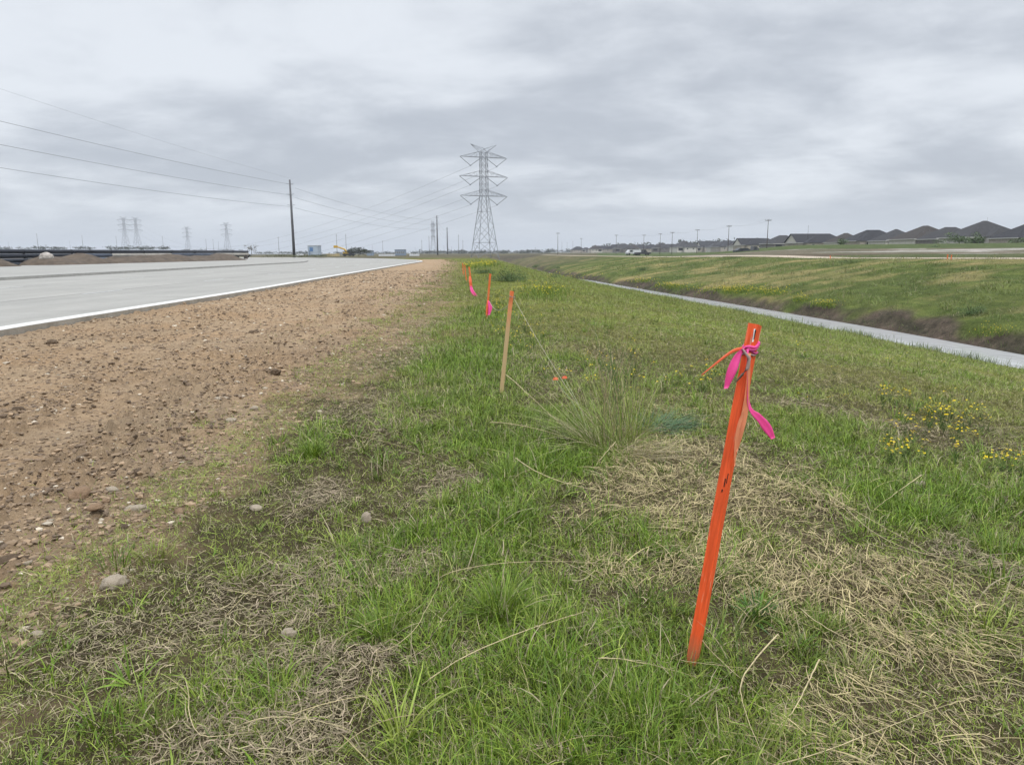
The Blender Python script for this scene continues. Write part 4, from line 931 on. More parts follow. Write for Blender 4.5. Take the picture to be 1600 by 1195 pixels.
def rushes():
    parts = []; x = []; y = []
    for c_, n, sg in ((22, 260, 1.2), (28.5, 240, .8), (31.5, 150, .5), (37, 330, 1.0), (45, 200, 2.5), (52, 300, 1.0), (66, 300, 2), (78, 350, 2.0), (88, 350, 1.5), (100, 350, 2.5)):
        Y = rng.normal(c_, sg, n); y.append(Y); x.append(ditchX(Y)-1.5-np.abs(rng.normal(0, .35, n)))
    Y = rng.uniform(15, 110, 1500); y.append(Y); x.append(ditchX(Y)-1.5-np.abs(rng.normal(0, .4, 1500)))
    Y = rng.uniform(15, 110, 500); y.append(Y); x.append(ditchX(Y)+1.6+np.abs(rng.normal(0, .3, 500)))
    x = np.concatenate(x); y = np.concatenate(y); n = len(x); P = np.stack([x, y, np.minimum(H(x, y), -2.85)-.02], -1)
    V, F, C = blades(P, rng.uniform(0, 6.28, n), rng.uniform(.12, .48, n), .008*(1+.03*y), np.radians(rng.uniform(55, 90, n)), np.radians(rng.uniform(30, 80, n)), lin((.10, .14, .04))*rng.uniform(.6, 1.4, (n, 1)), 3)
    tag(link('water_edge_grass', npmesh('water_edge_grass', V, F, M_blade, {'col': C})), 'taller grass along the edge of the ditch water', 'grass', kind='stuff')
rushes()

# ------------------------------------------------------------------ survey stakes
def paint(name, c, wear, wc, z0=.10, z1=.22, lowc=(.28, .17, .09), lowf=.55):
    m, t, b = newmat(name); oc = objcoord(t)
    mp = t.nodes.new('ShaderNodeMapping'); t.links.new(oc, mp.inputs[0]); mp.inputs['Scale'].default_value = (90, 90, 6)
    g = noise(t, mp.outputs[0], 1.0, 5, .6); f = noise(t, oc, 7, 5, .6)
    c1 = mixc(t, maprange(t, g, .3, .7), tuple(x*.72 for x in c), tuple(min(1, x*1.06) for x in c))
    c1 = mixc(t, mathn(t, 'MULTIPLY', maprange(t, mathn(t, 'ADD', mathn(t, 'MULTIPLY', g, .5), mathn(t, 'MULTIPLY', f, .5)), .62-wear, .70-wear*.6), .85), c1, wc)
    sx = t.nodes.new('ShaderNodeSeparateXYZ'); t.links.new(oc, sx.inputs[0])
    low = maprange(t, mathn(t, 'ADD', sx.outputs[2], mathn(t, 'MULTIPLY', f, .15)), z0, z1, 1, 0)
    c1 = mixc(t, mathn(t, 'MULTIPLY', low, lowf), c1, lowc)
    t.links.new(c1, b.inputs['Base Color']); b.inputs['Roughness'].default_value = .55; b.inputs['Specular IOR Level'].default_value = .35; bump(t, b, g, .25, .002); return m
M_or = paint('orange_stake_paint', (.90, .115, .028), .075, (.62, .42, .28)); M_or2 = paint('worn_orange_stake_paint', (.80, .17, .045), .10, (.42, .36, .20)); M_or3 = paint('half_bare_stake', (.84, .17, .04), .12, (.50, .42, .22), .65, 1.25, (.50, .40, .21), .88); M_ink = simple('black_marker_ink', (.03, .015, .012), .8, .1)
def film(name, c, tr):
    m, t, b = newmat(name); f = noise(t, objcoord(t), 25, 4, .6); cc = mixc(t, maprange(t, f, .3, .75), c, tuple(min(1, x*1.15+.01) for x in c)); t.links.new(cc, b.inputs['Base Color']); b.inputs['Roughness'].default_value = .4
    b.inputs['Specular IOR Level'].default_value = .4
    q = t.nodes.new('ShaderNodeBsdfTranslucent'); t.links.new(cc, q.inputs[0]); x = t.nodes.new('ShaderNodeMixShader'); x.inputs[0].default_value = tr
    t.links.new(b.outputs[0], x.inputs[1]); t.links.new(q.outputs[0], x.inputs[2]); t.links.new(x.outputs[0], t.nodes['Material Output'].inputs[0]); return m
M_pink = film('pink_flagging', (.95, .11, .40), .35); M_flor = film('orange_flagging', (.95, .22, .10), .4); M_flpale = film('faded_orange_flagging', (.80, .33, .17), .35); M_pinkd = film('weathered_pink_flagging', (.50, .05, .20), .2); M_dirtyrib = film('dirty_flagging_film', (.33, .25, .22), .2)
def ribbon(center, widthdir, wid, name, mat, parent, thick=.0006):
    """strip through centre points; per-point width vector, solid film with thickness"""
    C_ = np.array(center, float); Wd = np.array(widthdir, float); n = len(C_)
    Wd = Wd/np.linalg.norm(Wd, axis=1)[:, None]; wid = np.array(wid)[:, None] if np.ndim(wid) else np.full((n, 1), wid)
    t = np.linspace(0, 1, n); tt = np.linspace(0, 1, (n-1)*5+1)
    def cr(A):
        out = np.zeros((len(tt), A.shape[1])); Ap = np.vstack([2*A[0]-A[1], A, 2*A[-1]-A[-2]])
        for i, u in enumerate(tt):
            s = u*(n-1); k = min(int(s), n-2); f = s-k; p0, p1, p2, p3 = Ap[k:k+4]
            out[i] = .5*((2*p1)+(-p0+p2)*f+(2*p0-5*p1+4*p2-p3)*f*f+(-p0+3*p1-3*p2+p3)*f**3)
        return out
    c2 = cr(C_); w2 = cr(Wd); w2 /= np.linalg.norm(w2, axis=1)[:, None]; l2 = np.maximum(cr(wid), .0008)
    T = np.gradient(c2, axis=0); T /= np.linalg.norm(T, axis=1)[:, None]; Nn = np.cross(T, w2)
    k = 5; V = []
    for j in range(k):
        u = (j/(k-1)-.5); V.append(c2+w2*l2*u+Nn*(.10*l2*(4*u*u)))
    V = np.stack(V, 1); m_ = len(c2)
    top = V+Nn[:, None]*thick/2; bot = V-Nn[:, None]*thick/2
    VV = np.concatenate([top.reshape(-1, 3), bot.reshape(-1, 3)]); b = m_*k; F = []
    for i in range(m_-1):
        for j in range(k-1):
            F.append((i*k+j, i*k+j+1, (i+1)*k+j+1, (i+1)*k+j)); F.append((b+i*k+j, b+(i+1)*k+j, b+(i+1)*k+j+1, b+i*k+j+1))
        F.append((i*k, (i+1)*k, b+(i+1)*k, b+i*k)); F.append((i*k+k-1, b+i*k+k-1, b+(i+1)*k+k-1, (i+1)*k+k-1))
    for i in (0, m_-1):
        for j in range(k-1): F.append((i*k+j, b+i*k+j, b+i*k+j+1, i*k+j+1))
    return link(name, npmesh(name, VV, np.array(F), mat, smooth=True), parent)
def shaft(L_, wx, wy, name, mat, parent, wob=.0015, chunk=0):
    """square timber with softened arrises and a slight warp"""
    n = 26; z = np.linspace(-.06, L_, n); b = .003; ring = [(-wx/2+b, -wy/2), (wx/2-b, -wy/2), (wx/2, -wy/2+b), (wx/2, wy/2-b), (wx/2-b, wy/2), (-wx/2+b, wy/2), (-wx/2, wy/2-b), (-wx/2, -wy/2+b)]
    V = []
    for i, zz in enumerate(z):
        ox, oy = wob*math.sin(zz*5+1), wob*math.cos(zz*4)
        for (x, y) in ring: V.append((x*(1+.02*math.sin(zz*31+x*90))+ox, y+oy, zz+(.003*math.sin(x*200+y*90) if i == n-1 else 0)))
    F = [(i*8+k, i*8+(k+1) % 8, (i+1)*8+(k+1) % 8, (i+1)*8+k) for i in range(n-1) for k in range(8)]
    me = bpy.data.meshes.new(name); me.from_pydata(V, [], F+[tuple(range(7, -1, -1)), tuple(range((n-1)*8, n*8))]); me.materials.append(mat); return link(name, me, parent)

def stake_frame(basepx, toppx, guess=None):
    """base on the ground under basepx, tip on the vertical plane facing the camera through it"""
    b = onz(*basepx)
    for _ in range(8): b = onz(*basepx, gz(b[0], b[1]))
    t = atY(*toppx, b[1]); return b, t
def align(o, b, t, yaw):
    d = Vector(t-b); q = Vector((0, 0, 1)).rotation_difference(d.normalized()); o.rotation_mode = 'QUATERNION'
    o.rotation_quaternion = q @ Matrix.Rotation(yaw, 3, 'Z').to_quaternion(); o.location = b; return d.length
b1, t1 = stake_frame((1080, 1036), (1179, 507))
S1 = empty('survey_stake'); LEN1 = align(S1, b1, t1, R(-38)); tag(S1, 'nearest bright orange survey stake with pink and orange flagging ribbons tied at its top', 'survey stake', 'row of survey stakes')
bpy.context.view_layer.update()
print('stake1', b1, t1, LEN1)
sh1 = shaft(LEN1, .036, .036, 'shaft', M_or, S1)
inv = np.array(S1.matrix_world.inverted()) if False else np.array((Matrix.Translation(S1.location) @ S1.rotation_quaternion.to_matrix().to_4x4()).inverted())
def loc1(px, py, dy=-.03):                                        # pixel near the stake -> stake-local point, dy metres in front
    yy = np.interp(py, [507, 1036], [t1[1], b1[1]])+dy; p = atY(px, py, yy); q = inv @ np.r_[p, 1]; return q[:3]
Rinv = inv[:3, :3]; CX = Rinv @ np.array([1, 0, 0]); CY = Rinv @ np.array([0, 1, 0]); CZ = Rinv @ np.array([0, 0, 1])
ribbon([loc1(1162, 543, -.032), loc1(1152, 556, -.036), loc1(1143, 580, -.04), loc1(1134, 607, -.035)], [CX*.8+CY*.5, CX+CY*.2, CX-CY*.1, CX*.9+CZ*.1], [.012, .026, .032, .014], 'pink_ribbon', M_pink, S1)
ribbon([loc1(1168, 545, -.03), loc1(1168, 600, -.034), loc1(1171, 636, -.034), loc1(1186, 653, -.032), loc1(1198, 668, -.028), loc1(1208, 685, -.024)], [CX+CY*.6, CX*.5+CY, CX+CY*.4, CX*.35+CZ*.9, CX*.8+CZ*.6, CX*.9+CZ*.45], [.010, .012, .013, .026, .030, .014], 'pink_ribbon', M_pink, S1)
ribbon([loc1(1160, 544, -.032), loc1(1145, 549, -.045), loc1(1125, 563, -.06), loc1(1096, 586, -.055)], [CZ+CX*.2]*4, [.010, .013, .012, .004], 'orange_ribbon', M_flor, S1)
tag(ribbon([loc1(1170, 552, -.030), loc1(1168, 600, -.034), loc1(1164, 640, -.036), loc1(1157, 675, -.038), loc1(1150, 705, -.035)], [CX+CY*.3, CX*.9+CY*.5, CX+CY*.1, CX*.9-CY*.4, CX+CY*.3], [.013, .018, .022, .020, .010], 'faded_ribbon', M_flpale, S1), 'faded peach ribbon tail hanging down the shaft')
ribbon([loc1(1162, 640, -.036), loc1(1154, 668, -.040), loc1(1149, 700, -.040), loc1(1148, 728, -.036)], [CX+CY*.8, CX*.7-CY*.3, CX+CY*.2, CX], [.010, .012, .009, .003], 'faded_ribbon', M_flpale, S1)
# wraps round the shaft
def wrap(z, tilt, rad, r0, mat, name, turns=1.0, ph=0):
    m_ = MB(); P = []
    for k in range(int(26*turns)+1):
        a = 2*math.pi*k/26+ph; c_, s_ = math.cos(a), math.sin(a); q = r0*(1/max(abs(c_), abs(s_)))**.55
        P.append((q*c_, q*s_, z+tilt*math.sin(a+.8)+.004*math.sin(3*a)))
    m_.tube(P, rad, 7); return m_.build(name, mat, S1, True)
kz = LEN1*.935
wrap(kz+.010, .010, .0046, .0225, M_pink, 'knot_wrap'); wrap(kz-.006, -.008, .0042, .0228, M_pinkd, 'knot_wrap', 1.0, .7); wrap(kz+.001, .014, .0038, .0245, M_pinkd, 'knot_wrap', 1.0, 2.0); wrap(kz-.016, .004, .0035, .0225, M_dirtyrib, 'knot_wrap', 1.0, 1.2)
# dirty twisted tail crossing the shaft, staple, inked marks
mb = MB(); mb.tube([loc1(1160, 545, -.034), loc1(1171, 560, -.036), loc1(1168, 575, -.037), loc1(1160, 585, -.037), loc1(1150, 597, -.034)], [.003, .0055, .0065, .0045, .002], 6); mb.build('twisted_tail', M_dirtyrib, S1, True)
mb = MB(); mb.tube([loc1(1181, 515, -.028), loc1(1178, 530, -.028)], [.0022, .0015], 5); mb.build('staple', M_ink, S1)
ribbon([loc1(1179, 514, -.0285), loc1(1176, 534, -.0285)], [CX+CY*.4]*2, [.006, .005], 'label_strip', M_white, S1)
bpy.data.objects
def ink(px, py, px2, py2, w_, dy=-.0):
    # thin marks lie on the two near faces of the shaft
    a = loc1(px, py, 0); b = loc1(px2, py2, 0)
    return a, b
def face_mark(face, z0, z1, off_, w_, nm='ink_mark'):
    """face 0: -y side, face 1: +x/-x side chosen by the yaw"""
    m_ = MB(); e = .0184
    if face == 0: m_.box(off_-w_/2, off_+w_/2, -e-.0022, -e+.001, z0, z1)
    else: m_.box(-e-.0022, -e+.001, off_-w_/2, off_+w_/2, z0, z1)
    m_.build(nm, M_ink, S1)
for z0, z1, o_, w_ in ((LEN1*.548, LEN1*.572, .006, .003), (LEN1*.532, LEN1*.54, .002, .004), (LEN1*.56, LEN1*.588, .012, .0025)): face_mark(0, z0, z1, o_, w_)
face_mark(1, LEN1*.535, LEN1*.585, .008, .002)

def small_stake(bpx, tpx, yaw, label, wx=.038, wy=.02, rib=None, mat=None, name='survey_stake', grp='row of survey stakes', extra=None):
    b, t = stake_frame(bpx, tpx); S = empty(name); Ls = align(S, b, t, yaw); tag(S, label, 'survey stake', grp)
    shaft(Ls, wx, wy, 'shaft', mat or M_or2, S); iv = np.array((Matrix.Translation(S.location) @ S.rotation_quaternion.to_matrix().to_4x4()).inverted())
    def lc(px, py, dy=-.03):
        yy = np.interp(py, [tpx[1], bpx[1]], [t[1], b[1]])+dy; return (iv @ np.r_[atY(px, py, yy), 1])[:3]
    X = iv[:3, :3] @ np.array([1, 0, 0]); Z = iv[:3, :3] @ np.array([0, 0, 1])
    if rib:
        for pts, wd_, mt in rib: ribbon([lc(*p) for p in pts], [X+Z*.1]*len(pts), wd_, 'ribbon', mt, S)
    return S, Ls, lc
s2, L2, lc2 = small_stake((783, 614), (800, 455), R(-25), 'second orange stake, worn bare along one edge, with twine tied round its top', .040, .022, mat=M_or3)
mb = MB(); 
for k in range(3): mb.tube([lc2(796+k, 462+k, -.03), lc2(799, 464, -.035), lc2(805, 465, -.03), lc2(803, 463, .03), lc2(796, 463, .03), lc2(796+k, 462+k, -.03)], .0035, 5)
mb.build('twine_knot', M_dirtyrib, s2, True)
small_stake((760, 499), (766, 428), R(10), 'third orange stake with one broad pink ribbon near the ground', .042, .022, [(((763, 470), (766, 480, -.06), (764, 492, -.07)), [.03, .085, .05], M_pink), (((762, 470, -.04), (761, 480, -.05), (760, 492, -.05)), [.03, .04, .03], M_flor)])
small_stake((739, 463), (733, 417), R(0), 'fourth orange stake leaning left, its long pink ribbon blown to the right', .05, .03, [(((735, 446), (738, 455, -.1), (743, 462, -.12), (747, 466, -.12)), [.06, .12, .12, .06], M_pink), (((734, 432), (735, 440, -.08), (735, 447, -.08)), [.05, .1, .05], M_flor)])
small_stake((729, 440), (726, 414), R(0), 'fifth orange stake just left of the leaning fourth one', .05, .03)
small_stake((724, 430), (723, 411), R(0), 'farthest tiny orange stake of the row', .06, .03)
# distant marker stakes on the crest
for px, py, lb in ((1297, 406, 'left of the two short orange markers on the far bank crest'), (1480, 406, 'left marker of the pair at the right end of the far crest'), (1486, 406.5, 'right marker of the pair at the right end of the far crest')):
    p = on_terrain2(px, py); S = empty('marker_post', p); tag(S, lb, 'marker post'); MB().box(-.035, .035, -.02, .02, -.1, .36).build('post', M_or2, S); MB().box(-.038, .038, -.024, .024, .36, .42).build('cap', M_or, S)
# twine from the second stake
M_tw = simple('pale_twine', (.42, .38, .28), .9, .15, 20)
def wire(name, pts, rad, mat, label, cat, group=None, n=5):
    o = MB().tube([tuple(p) for p in pts], rad, n).build(name, mat, None, True); tag(o, label, cat, group); return o
tp2 = atY(803, 466, t1[1]*0+s2.location[1]+.02)
e1 = onz(915, 650, .12); q = [tp2+(e1-tp2)*t+np.array([0, 0, -.05*4*t*(1-t)*.6]) for t in np.linspace(0, 1, 14)]; wire('twine', q, .0022, M_tw, 'pale taut twine running from the second stake down into the tall grass bunch', 'twine')
s3p = atY(765, 471, onz(760, 499)[1]); q = [tp2+(s3p-tp2)*t+np.array([0, 0, -.16*4*t*(1-t)]) for t in np.linspace(0, 1, 18)]; wire('twine', q, .0035, M_tw, 'slack twine sagging between the second and third stakes', 'twine')
gr = onz(860, 560, .0); q = [onz(792, 556, .30), onz(805, 552, .34), onz(830, 562, .28), onz(860, 590, .1), onz(885, 620, 0.02)]
# orange paint spots on the bunch
for px, py, lb in ((868, 593, 'left of two orange painted leaf blades in the tall grass bunch'), (882, 591, 'right of two orange painted leaf blades in the tall grass bunch')):
    p = onz(px, py, .34); bp_ = onz(925, 690, 0.0)
    o = empty('painted_leaf', (bp_[0], bp_[1], gz(bp_[0], bp_[1]))); pl = p-np.array(o.location)
    MB().tube([(0, 0, 0), tuple(pl*.5+np.array([0, 0, .05])), tuple(pl)], [.003, .0025, .002], 4).build('blade', simple('pale_green_blade', (.16, .22, .10), .6, .1), o)
    ribbon([pl+np.array([-.022, 0, .004]), pl+np.array([0, -.01, .010]), pl+np.array([.022, 0, .006])], [np.array([.1, .3, 1])]*3, [.018, .026, .018], 'orange_tip', M_flor, o); tag(o, lb, 'painted leaf')

# ------------------------------------------------------------------ lattice towers
def tower(zs=1.0, mw=.12):
    """45 m-class double circuit lattice tower modelled at 35 m: base half-width 3.6"""
    root = empty('lattice_tower')
    Hh = 35.0; levels = [0, 5.0, 10.2, 14.6, 18.6, 21.2]; hw = lambda z: np.interp(z, [0, 19.0, 35], [3.6, 1.12, .92])
    def legs(m_, w_):
        for sx_ in (-1, 1):
            for sy_ in (-1, 1):
                for z0, z1 in ((0, 19.0), (19.0, 32.6)): m_.bar((sx_*hw(z0), sy_*hw(z0), z0-(.8 if z0 == 0 else 0)), (sx_*hw(z1), sy_*hw(z1), z1), w_)
    for sx_ in (-1, 1):
        for sy_ in (-1, 1):
            m_ = MB()
            for z0, z1 in ((0, 19.0), (19.0, 32.6)): m_.bar((sx_*hw(z0), sy_*hw(z0), z0-(.9 if z0 == 0 else 0)), (sx_*hw(z1), sy_*hw(z1), z1), .15 if z0 == 0 else .12)
            m_.build('leg', M_galv, root)
    m_ = MB(); body = levels+list(np.arange(23.0, 33.2, 1.9))
    for z0, z1 in zip(body[:-1], body[1:]):
        a0, a1 = hw(z0), hw(z1)
        for k in range(4):
            c = [(-1, -1), (1, -1), (1, 1), (-1, 1)]; p = c[k]; q = c[(k+1) % 4]
            P = lambda u, a, z: (u[0]*a, u[1]*a, z)
            m_.bar(P(p, a0, z0), P(q, a1, z1), .09); m_.bar(P(q, a0, z0), P(p, a1, z1), .09)
            if z0 in (0, 10.2) or z0 >= 18:
                m_.bar(P(p, a1, z1), P(q, a1, z1), .09)
            if z0 < 10:                                              # redundant braces in the tall panels
                zm = (z0+z1)/2; am = hw(zm); mid = ((p[0]+q[0])/2*am, (p[1]+q[1])/2*am, zm)
                for u in (p, q): m_.bar(P(u, am, zm), (mid[0]*.5+u[0]*am*.5, mid[1]*.5+u[1]*am*.5, zm), .06); m_.bar(P(u, hw(z0+.9), z0+.9), (u[0]*a0*.62+mid[0]*.38, u[1]*a0*.62+mid[1]*.38, z0+(zm-z0)*.38), .06)
    m_.build('bracing', M_galv, root)
    for zc_, la in ((19.4, 7.9), (25.3, 8.1), (31.1, 7.8)):
        m_ = MB(); zt = zc_+1.75; h = hw(zc_)
        for s in (-1, 1):
            tip = (s*la, 0, zc_)
            for y in (-1, 1):
                m_.bar((s*h, y*h, zc_), tip, .13); m_.bar((s*h, y*h, zt), tip, .10)
                for f_ in (.25, .5, .75):
                    lo = (s*h+(s*la-s*h)*f_, y*h*(1-f_), zc_); up_ = (s*h+(s*la-s*h)*f_, y*h*(1-f_), zt+(zc_-zt)*f_); g_ = f_-.25; up0 = (s*h+(s*la-s*h)*g_, y*h*(1-g_), zt+(zc_-zt)*g_)
                    m_.bar(lo, up_, .06); m_.bar(lo, up0, .06)
            for f_ in (.25, .5, .75): m_.bar((s*h+(s*la-s*h)*f_, -h*(1-f_), zc_), (s*h+(s*la-s*h)*f_, h*(1-f_), zc_), .06)
        m_.bar((-h, -h, zc_), (h, -h, zc_), .12); m_.bar((-h, h, zc_), (h, h, zc_), .12); m_.build('crossarm', M_galv, root)
        for s in (-1, 1):
            i_ = MB(); v = (s*(la*.54+.2), 0, zc_-2.6); i_.tube([(s*la, 0, zc_-.1), v], .09, 6); i_.tube([(s*(h+.3), 0, zc_-.5), v], .09, 6); i_.box(v[0]-.2, v[0]+.2, -.15, .15, v[2]-.2, v[2]+.05); i_.build('insulator', M_ins, root)
    m_ = MB()
    for s in (-1, 1):
        for y in (-1, 1): m_.bar((s*.95, y*.95, 32.6), (s*4.3, 0, 34.9), .10); m_.bar((s*.2, y*.95, 33.6), (s*4.3, 0, 34.9), .08); m_.bar((s*2.0, y*.62, 33.3), (s*1.6, y*.6, 34.0), .05)
        m_.bar((s*.95, .95, 32.6), (-s*.95, .95, 34.0), .07); m_.bar((s*.95, -.95, 32.6), (-s*.95, -.95, 34.0), .07); m_.bar((s*.95, -.95, 32.6), (s*.2, .95, 33.7), .07)
    m_.build('earth_wire_horn', M_galv, root)
    return root
TW = tower(); tp = atY(757.5, 404, 215); TW.location = (tp[0], tp[1], tp[2]); TW.rotation_euler = (0, 0, R(24)); s_ = (atY(750, 226, 215)[2]-tp[2])/34.95; TW.scale = (s_, s_, s_)
tag(TW, 'tall steel lattice power tower standing alone beyond the end of the stake row', 'power tower')
MB().box(-.9, .9, -.9, .9, -.8, .35).build('foundation', M_median, TW)
tk = kids(TW); TOW = [TW]
for px, ytop, ybot, dist, yaw, lb in ((197, 338.5, 386, 800, 60, 'left one of the twin faraway lattice towers on the left'), (215.5, 339, 386, 800, 60, 'right one of the twin faraway lattice towers on the left'),
                                 (294.5, 353.5, 391, 980, 55, 'short faraway lattice tower between the twins and the lone slim one'), (356, 347, 391, 860, 50, 'slim faraway lattice tower above the end of the black pipes'),
                                 (677.5, 345, 402, 700, 80, 'narrow lattice tower behind the cluster of poles left of the tall tower')):
    c = TW.copy(); col.objects.link(c)
    for k in tk: d = k.copy(); col.objects.link(d); d.parent = c
    p = atY(px, ybot, dist); hh = (atY(px, ytop, dist)[2]-p[2])/35; c.location = p; c.rotation_euler = (0, 0, R(yaw)); c.scale = (hh, hh, hh); c['label'] = lb; c['group'] = 'faraway lattice towers'; c['category'] = 'power tower'; TOW.append(c)
def tow_pt(o, x, z): return np.array((Matrix.Translation(o.location) @ o.rotation_euler.to_matrix().to_4x4() @ Matrix.Scale(o.scale[0], 4)) @ Vector((x, 0, z)))
def caten(a, b, sag, n=26): return [a+(b-a)*t-np.array([0, 0, sag*4*t*(1-t)]) for t in np.linspace(0, 1, n)]
nm_ = {31.1: 'top', 25.3: 'middle', 19.4: 'lowest'}
for zc_, la in ((31.1, 7.8), (25.3, 8.1), (19.4, 7.9)):
    for s in (-1, 1):
        a = tow_pt(TW, s*(la*.54+.2), zc_-2.75); tgt = TOW[1] if s < 0 else TOW[2]; b = tow_pt(tgt, s*(la*.54+.2), zc_-2.75)
        wire('power_line', caten(a, b, 26), .024, M_wire, '%s line from the %s arm of the tall lattice tower towards the twin towers' % (nm_[zc_], 'left' if s < 0 else 'right'), 'power line', 'lines of the tall lattice tower')
# ------------------------------------------------------------------ poles
def mono(h, rad, arms=0, name='power_pole', mat=None, ins=3):
    root = empty(name); MB().tube([(0, 0, -1.5), (0, 0, h*.5), (0, 0, h)], [rad, rad*.8, rad*.55], 12).build('shaft', mat or M_steelpole, root, True)
    if ins:
        for z in (h-1.6, h-5.2, h-9.0)[:ins]:
            m_ = MB(); 
            for s in (-1, 1): m_.tube([(s*rad*.5, 0, z+.1), (s*(rad+.9), 0, z+.35)], [.09, .05], 6)
            m_.build('insulator', M_ins, root)
    if arms:
        for k in range(arms): MB().box(-.9, .9, -.06, .06, h-.40-k*1.2, h-.26-k*1.2).build('crossarm', mat or M_wood, root)
        for x in (-.82, -.35, .35, .82): MB().tube([(x, 0, h-.25), (x, 0, h+.05)], .06, 5).build('insulator', M_ins, root)
    return root
PA_ = atY(459.8, 401, 262); ha = atY(457, 281, 262)[2]-PA_[2]
A_ = mono(ha, .52, 0); A_.location = PA_; tag(A_, 'tallest dark power pole standing on the grass island at the road bend', 'power pole', 'tall dark poles of the roadside line')
PB_ = atY(684, 402, 480); hb = atY(684, 337, 480)[2]-PB_[2]; B_ = mono(hb, .55); B_.location = PB_; tag(B_, 'dark power pole just left of the tall lattice tower, tallest of that cluster', 'power pole', 'tall dark poles of the roadside line')
PC_ = atY(699.5, 402, 700); hc = (402-357)/FPX*700; C_ = mono(hc, .65); C_.location = PC_; tag(C_, 'dark power pole midway between the cluster tallest and the lattice tower', 'power pole', 'tall dark poles of the roadside line')
P0 = np.array([-118.0, 42.0, 0.0]); O_ = mono(41, .65); O_.location = P0; tag(O_, 'roadside power pole outside the left edge of the photo', 'power pole', 'tall dark poles of the roadside line')
for (ya, y0, lb) in ((280, 125, 'faint topmost'), (289, 181, 'upper'), (305.5, 220, 'middle'), (323.5, 258, 'lower')):
    a = atY(458, ya, 262); xq = atY(0, y0, 140)                      # passes here
    t = .445; sg = 2.2; z0 = (xq[2]-a[2]*t+sg*4*t*(1-t))/(1-t)
    b = np.array([P0[0]+.6, P0[1], z0]); wire('power_line', caten(b, a, sg, 40), (.036 if y0 > 130 else .016), M_wire, '%s line from the left photo edge to the tallest dark pole' % lb, 'power line', 'lines left of the tallest dark pole')
for ya, yb, lb in ((294, 344, 'top'), (309, 351, 'middle'), (325, 358, 'bottom')):
    a = atY(461, ya, 262); b = atY(683, yb, 480); sg = 2.6; wire('power_line', caten(a, b, sg), .036, M_wire, '%s line from the tallest dark pole down right to the pole cluster' % lb, 'power line', 'lines right of the tallest dark pole')
    c = atY(699, {344: 360, 351: 366, 358: 371}[yb], 700); wire('power_line', caten(b, c, 2.5, 14), .03, M_wire, '%s line between the two dark poles left of the lattice tower' % lb, 'power line', 'lines inside the pole cluster')
# slim faraway poles
pr = mono(20, .22, 0, mat=M_wood, ins=1); pr.location = atY(60, 389, 520); pr.scale = [ (389-365.5)/FPX*520/20 ]*3
prk = kids(pr); tag(pr, 'slim faraway pole standing leftmost over the black pipes', 'power pole', 'slim faraway poles')
def far_pole(px, yt, yb, dist, lb, src=None, grp='slim faraway poles', hh=20):
    s0 = src or pr; o = s0.copy(); col.objects.link(o)
    for k in kids(s0): d = k.copy(); col.objects.link(d); d.parent = o
    o.location = atY(px, yb, dist); s = (yb-yt)/FPX*dist/hh; o.scale = (s, s, s); o['label'] = lb; o['group'] = grp; o['category'] = 'power pole'; return o
for px, yt, yb, d, lb in ((130, 368, 388, 560, 'slim faraway pole left of the twin lattice towers, over the tan pipe'), (183, 370, 388, 600, 'slim faraway pole touching the left twin tower'), (255.5, 370, 390, 600, 'slim faraway pole between the right twin and the short tower'),
                          (14, 378, 388, 800, 'tiny pole near the left photo edge'), (110, 377, 389, 900, 'tiny pole left of the second slim pole'), (323, 374, 392, 800, 'tiny pole left of the pair before the lone slim tower'), (334, 374, 392, 760, 'tiny pole right beside the lone slim tower, left side'), (342, 378, 392, 900, 'faintest tiny pole beside the lone slim tower'),
                          (436.5, 371, 400, 520, 'slim pole left of the tallest dark pole'), (527, 367, 399, 470, 'slim pole left of the yellow boom'), (541.5, 367, 399, 470, 'slim pole right at the yellow boom'), (550, 386, 397, 700, 'short pole right of the yellow boom'), (582, 384, 397, 700, 'short pole above the small grey shed'),
                          (598.5, 376, 398, 600, 'slim pole between the two grey sheds'), (649, 386, 398, 700, 'short pole right of the large grey shed'), (659.5, 376, 400, 560, 'slim pole left in the cluster before the narrow lattice tower'), (671, 370, 400, 560, 'slim pole touching the narrow lattice tower'),
                          (717, 368, 401, 620, 'slim pole right of the three dark poles'), (723.5, 376, 400, 640, 'slim pole closest left of the tall tower foot'), (706, 386, 400, 900, 'faint short pole between dark pole and slim pole'), (694, 384, 400, 900, 'faint short pole between the two dark poles'),
                          (878, 378, 393, 800, 'faint pole right of the lone pole beyond the tower'), (886, 379, 393, 800, 'faintest pole of the three behind the lone pole'), (895, 377, 393, 800, 'rightmost of three faint poles behind the lone pole'), (1262, 353, 372, 330, 'pole top showing above the second house roof'), (1542, 340, 352, 280, 'pole top showing above the largest house roof')):
    far_pole(px, yt, yb, d, lb)
w0 = mono(10, .13, 1, mat=M_wood, ins=0); w0.location = atY(1197.5, 398, 190); s = (398-345)/FPX*190/10; w0.scale = (s, s, s); w0.rotation_euler = (0, 0, R(10)); tag(w0, 'nearest wooden utility pole, in front of the left houses', 'utility pole', 'wooden utility poles across the ditch')
ww = [w0]
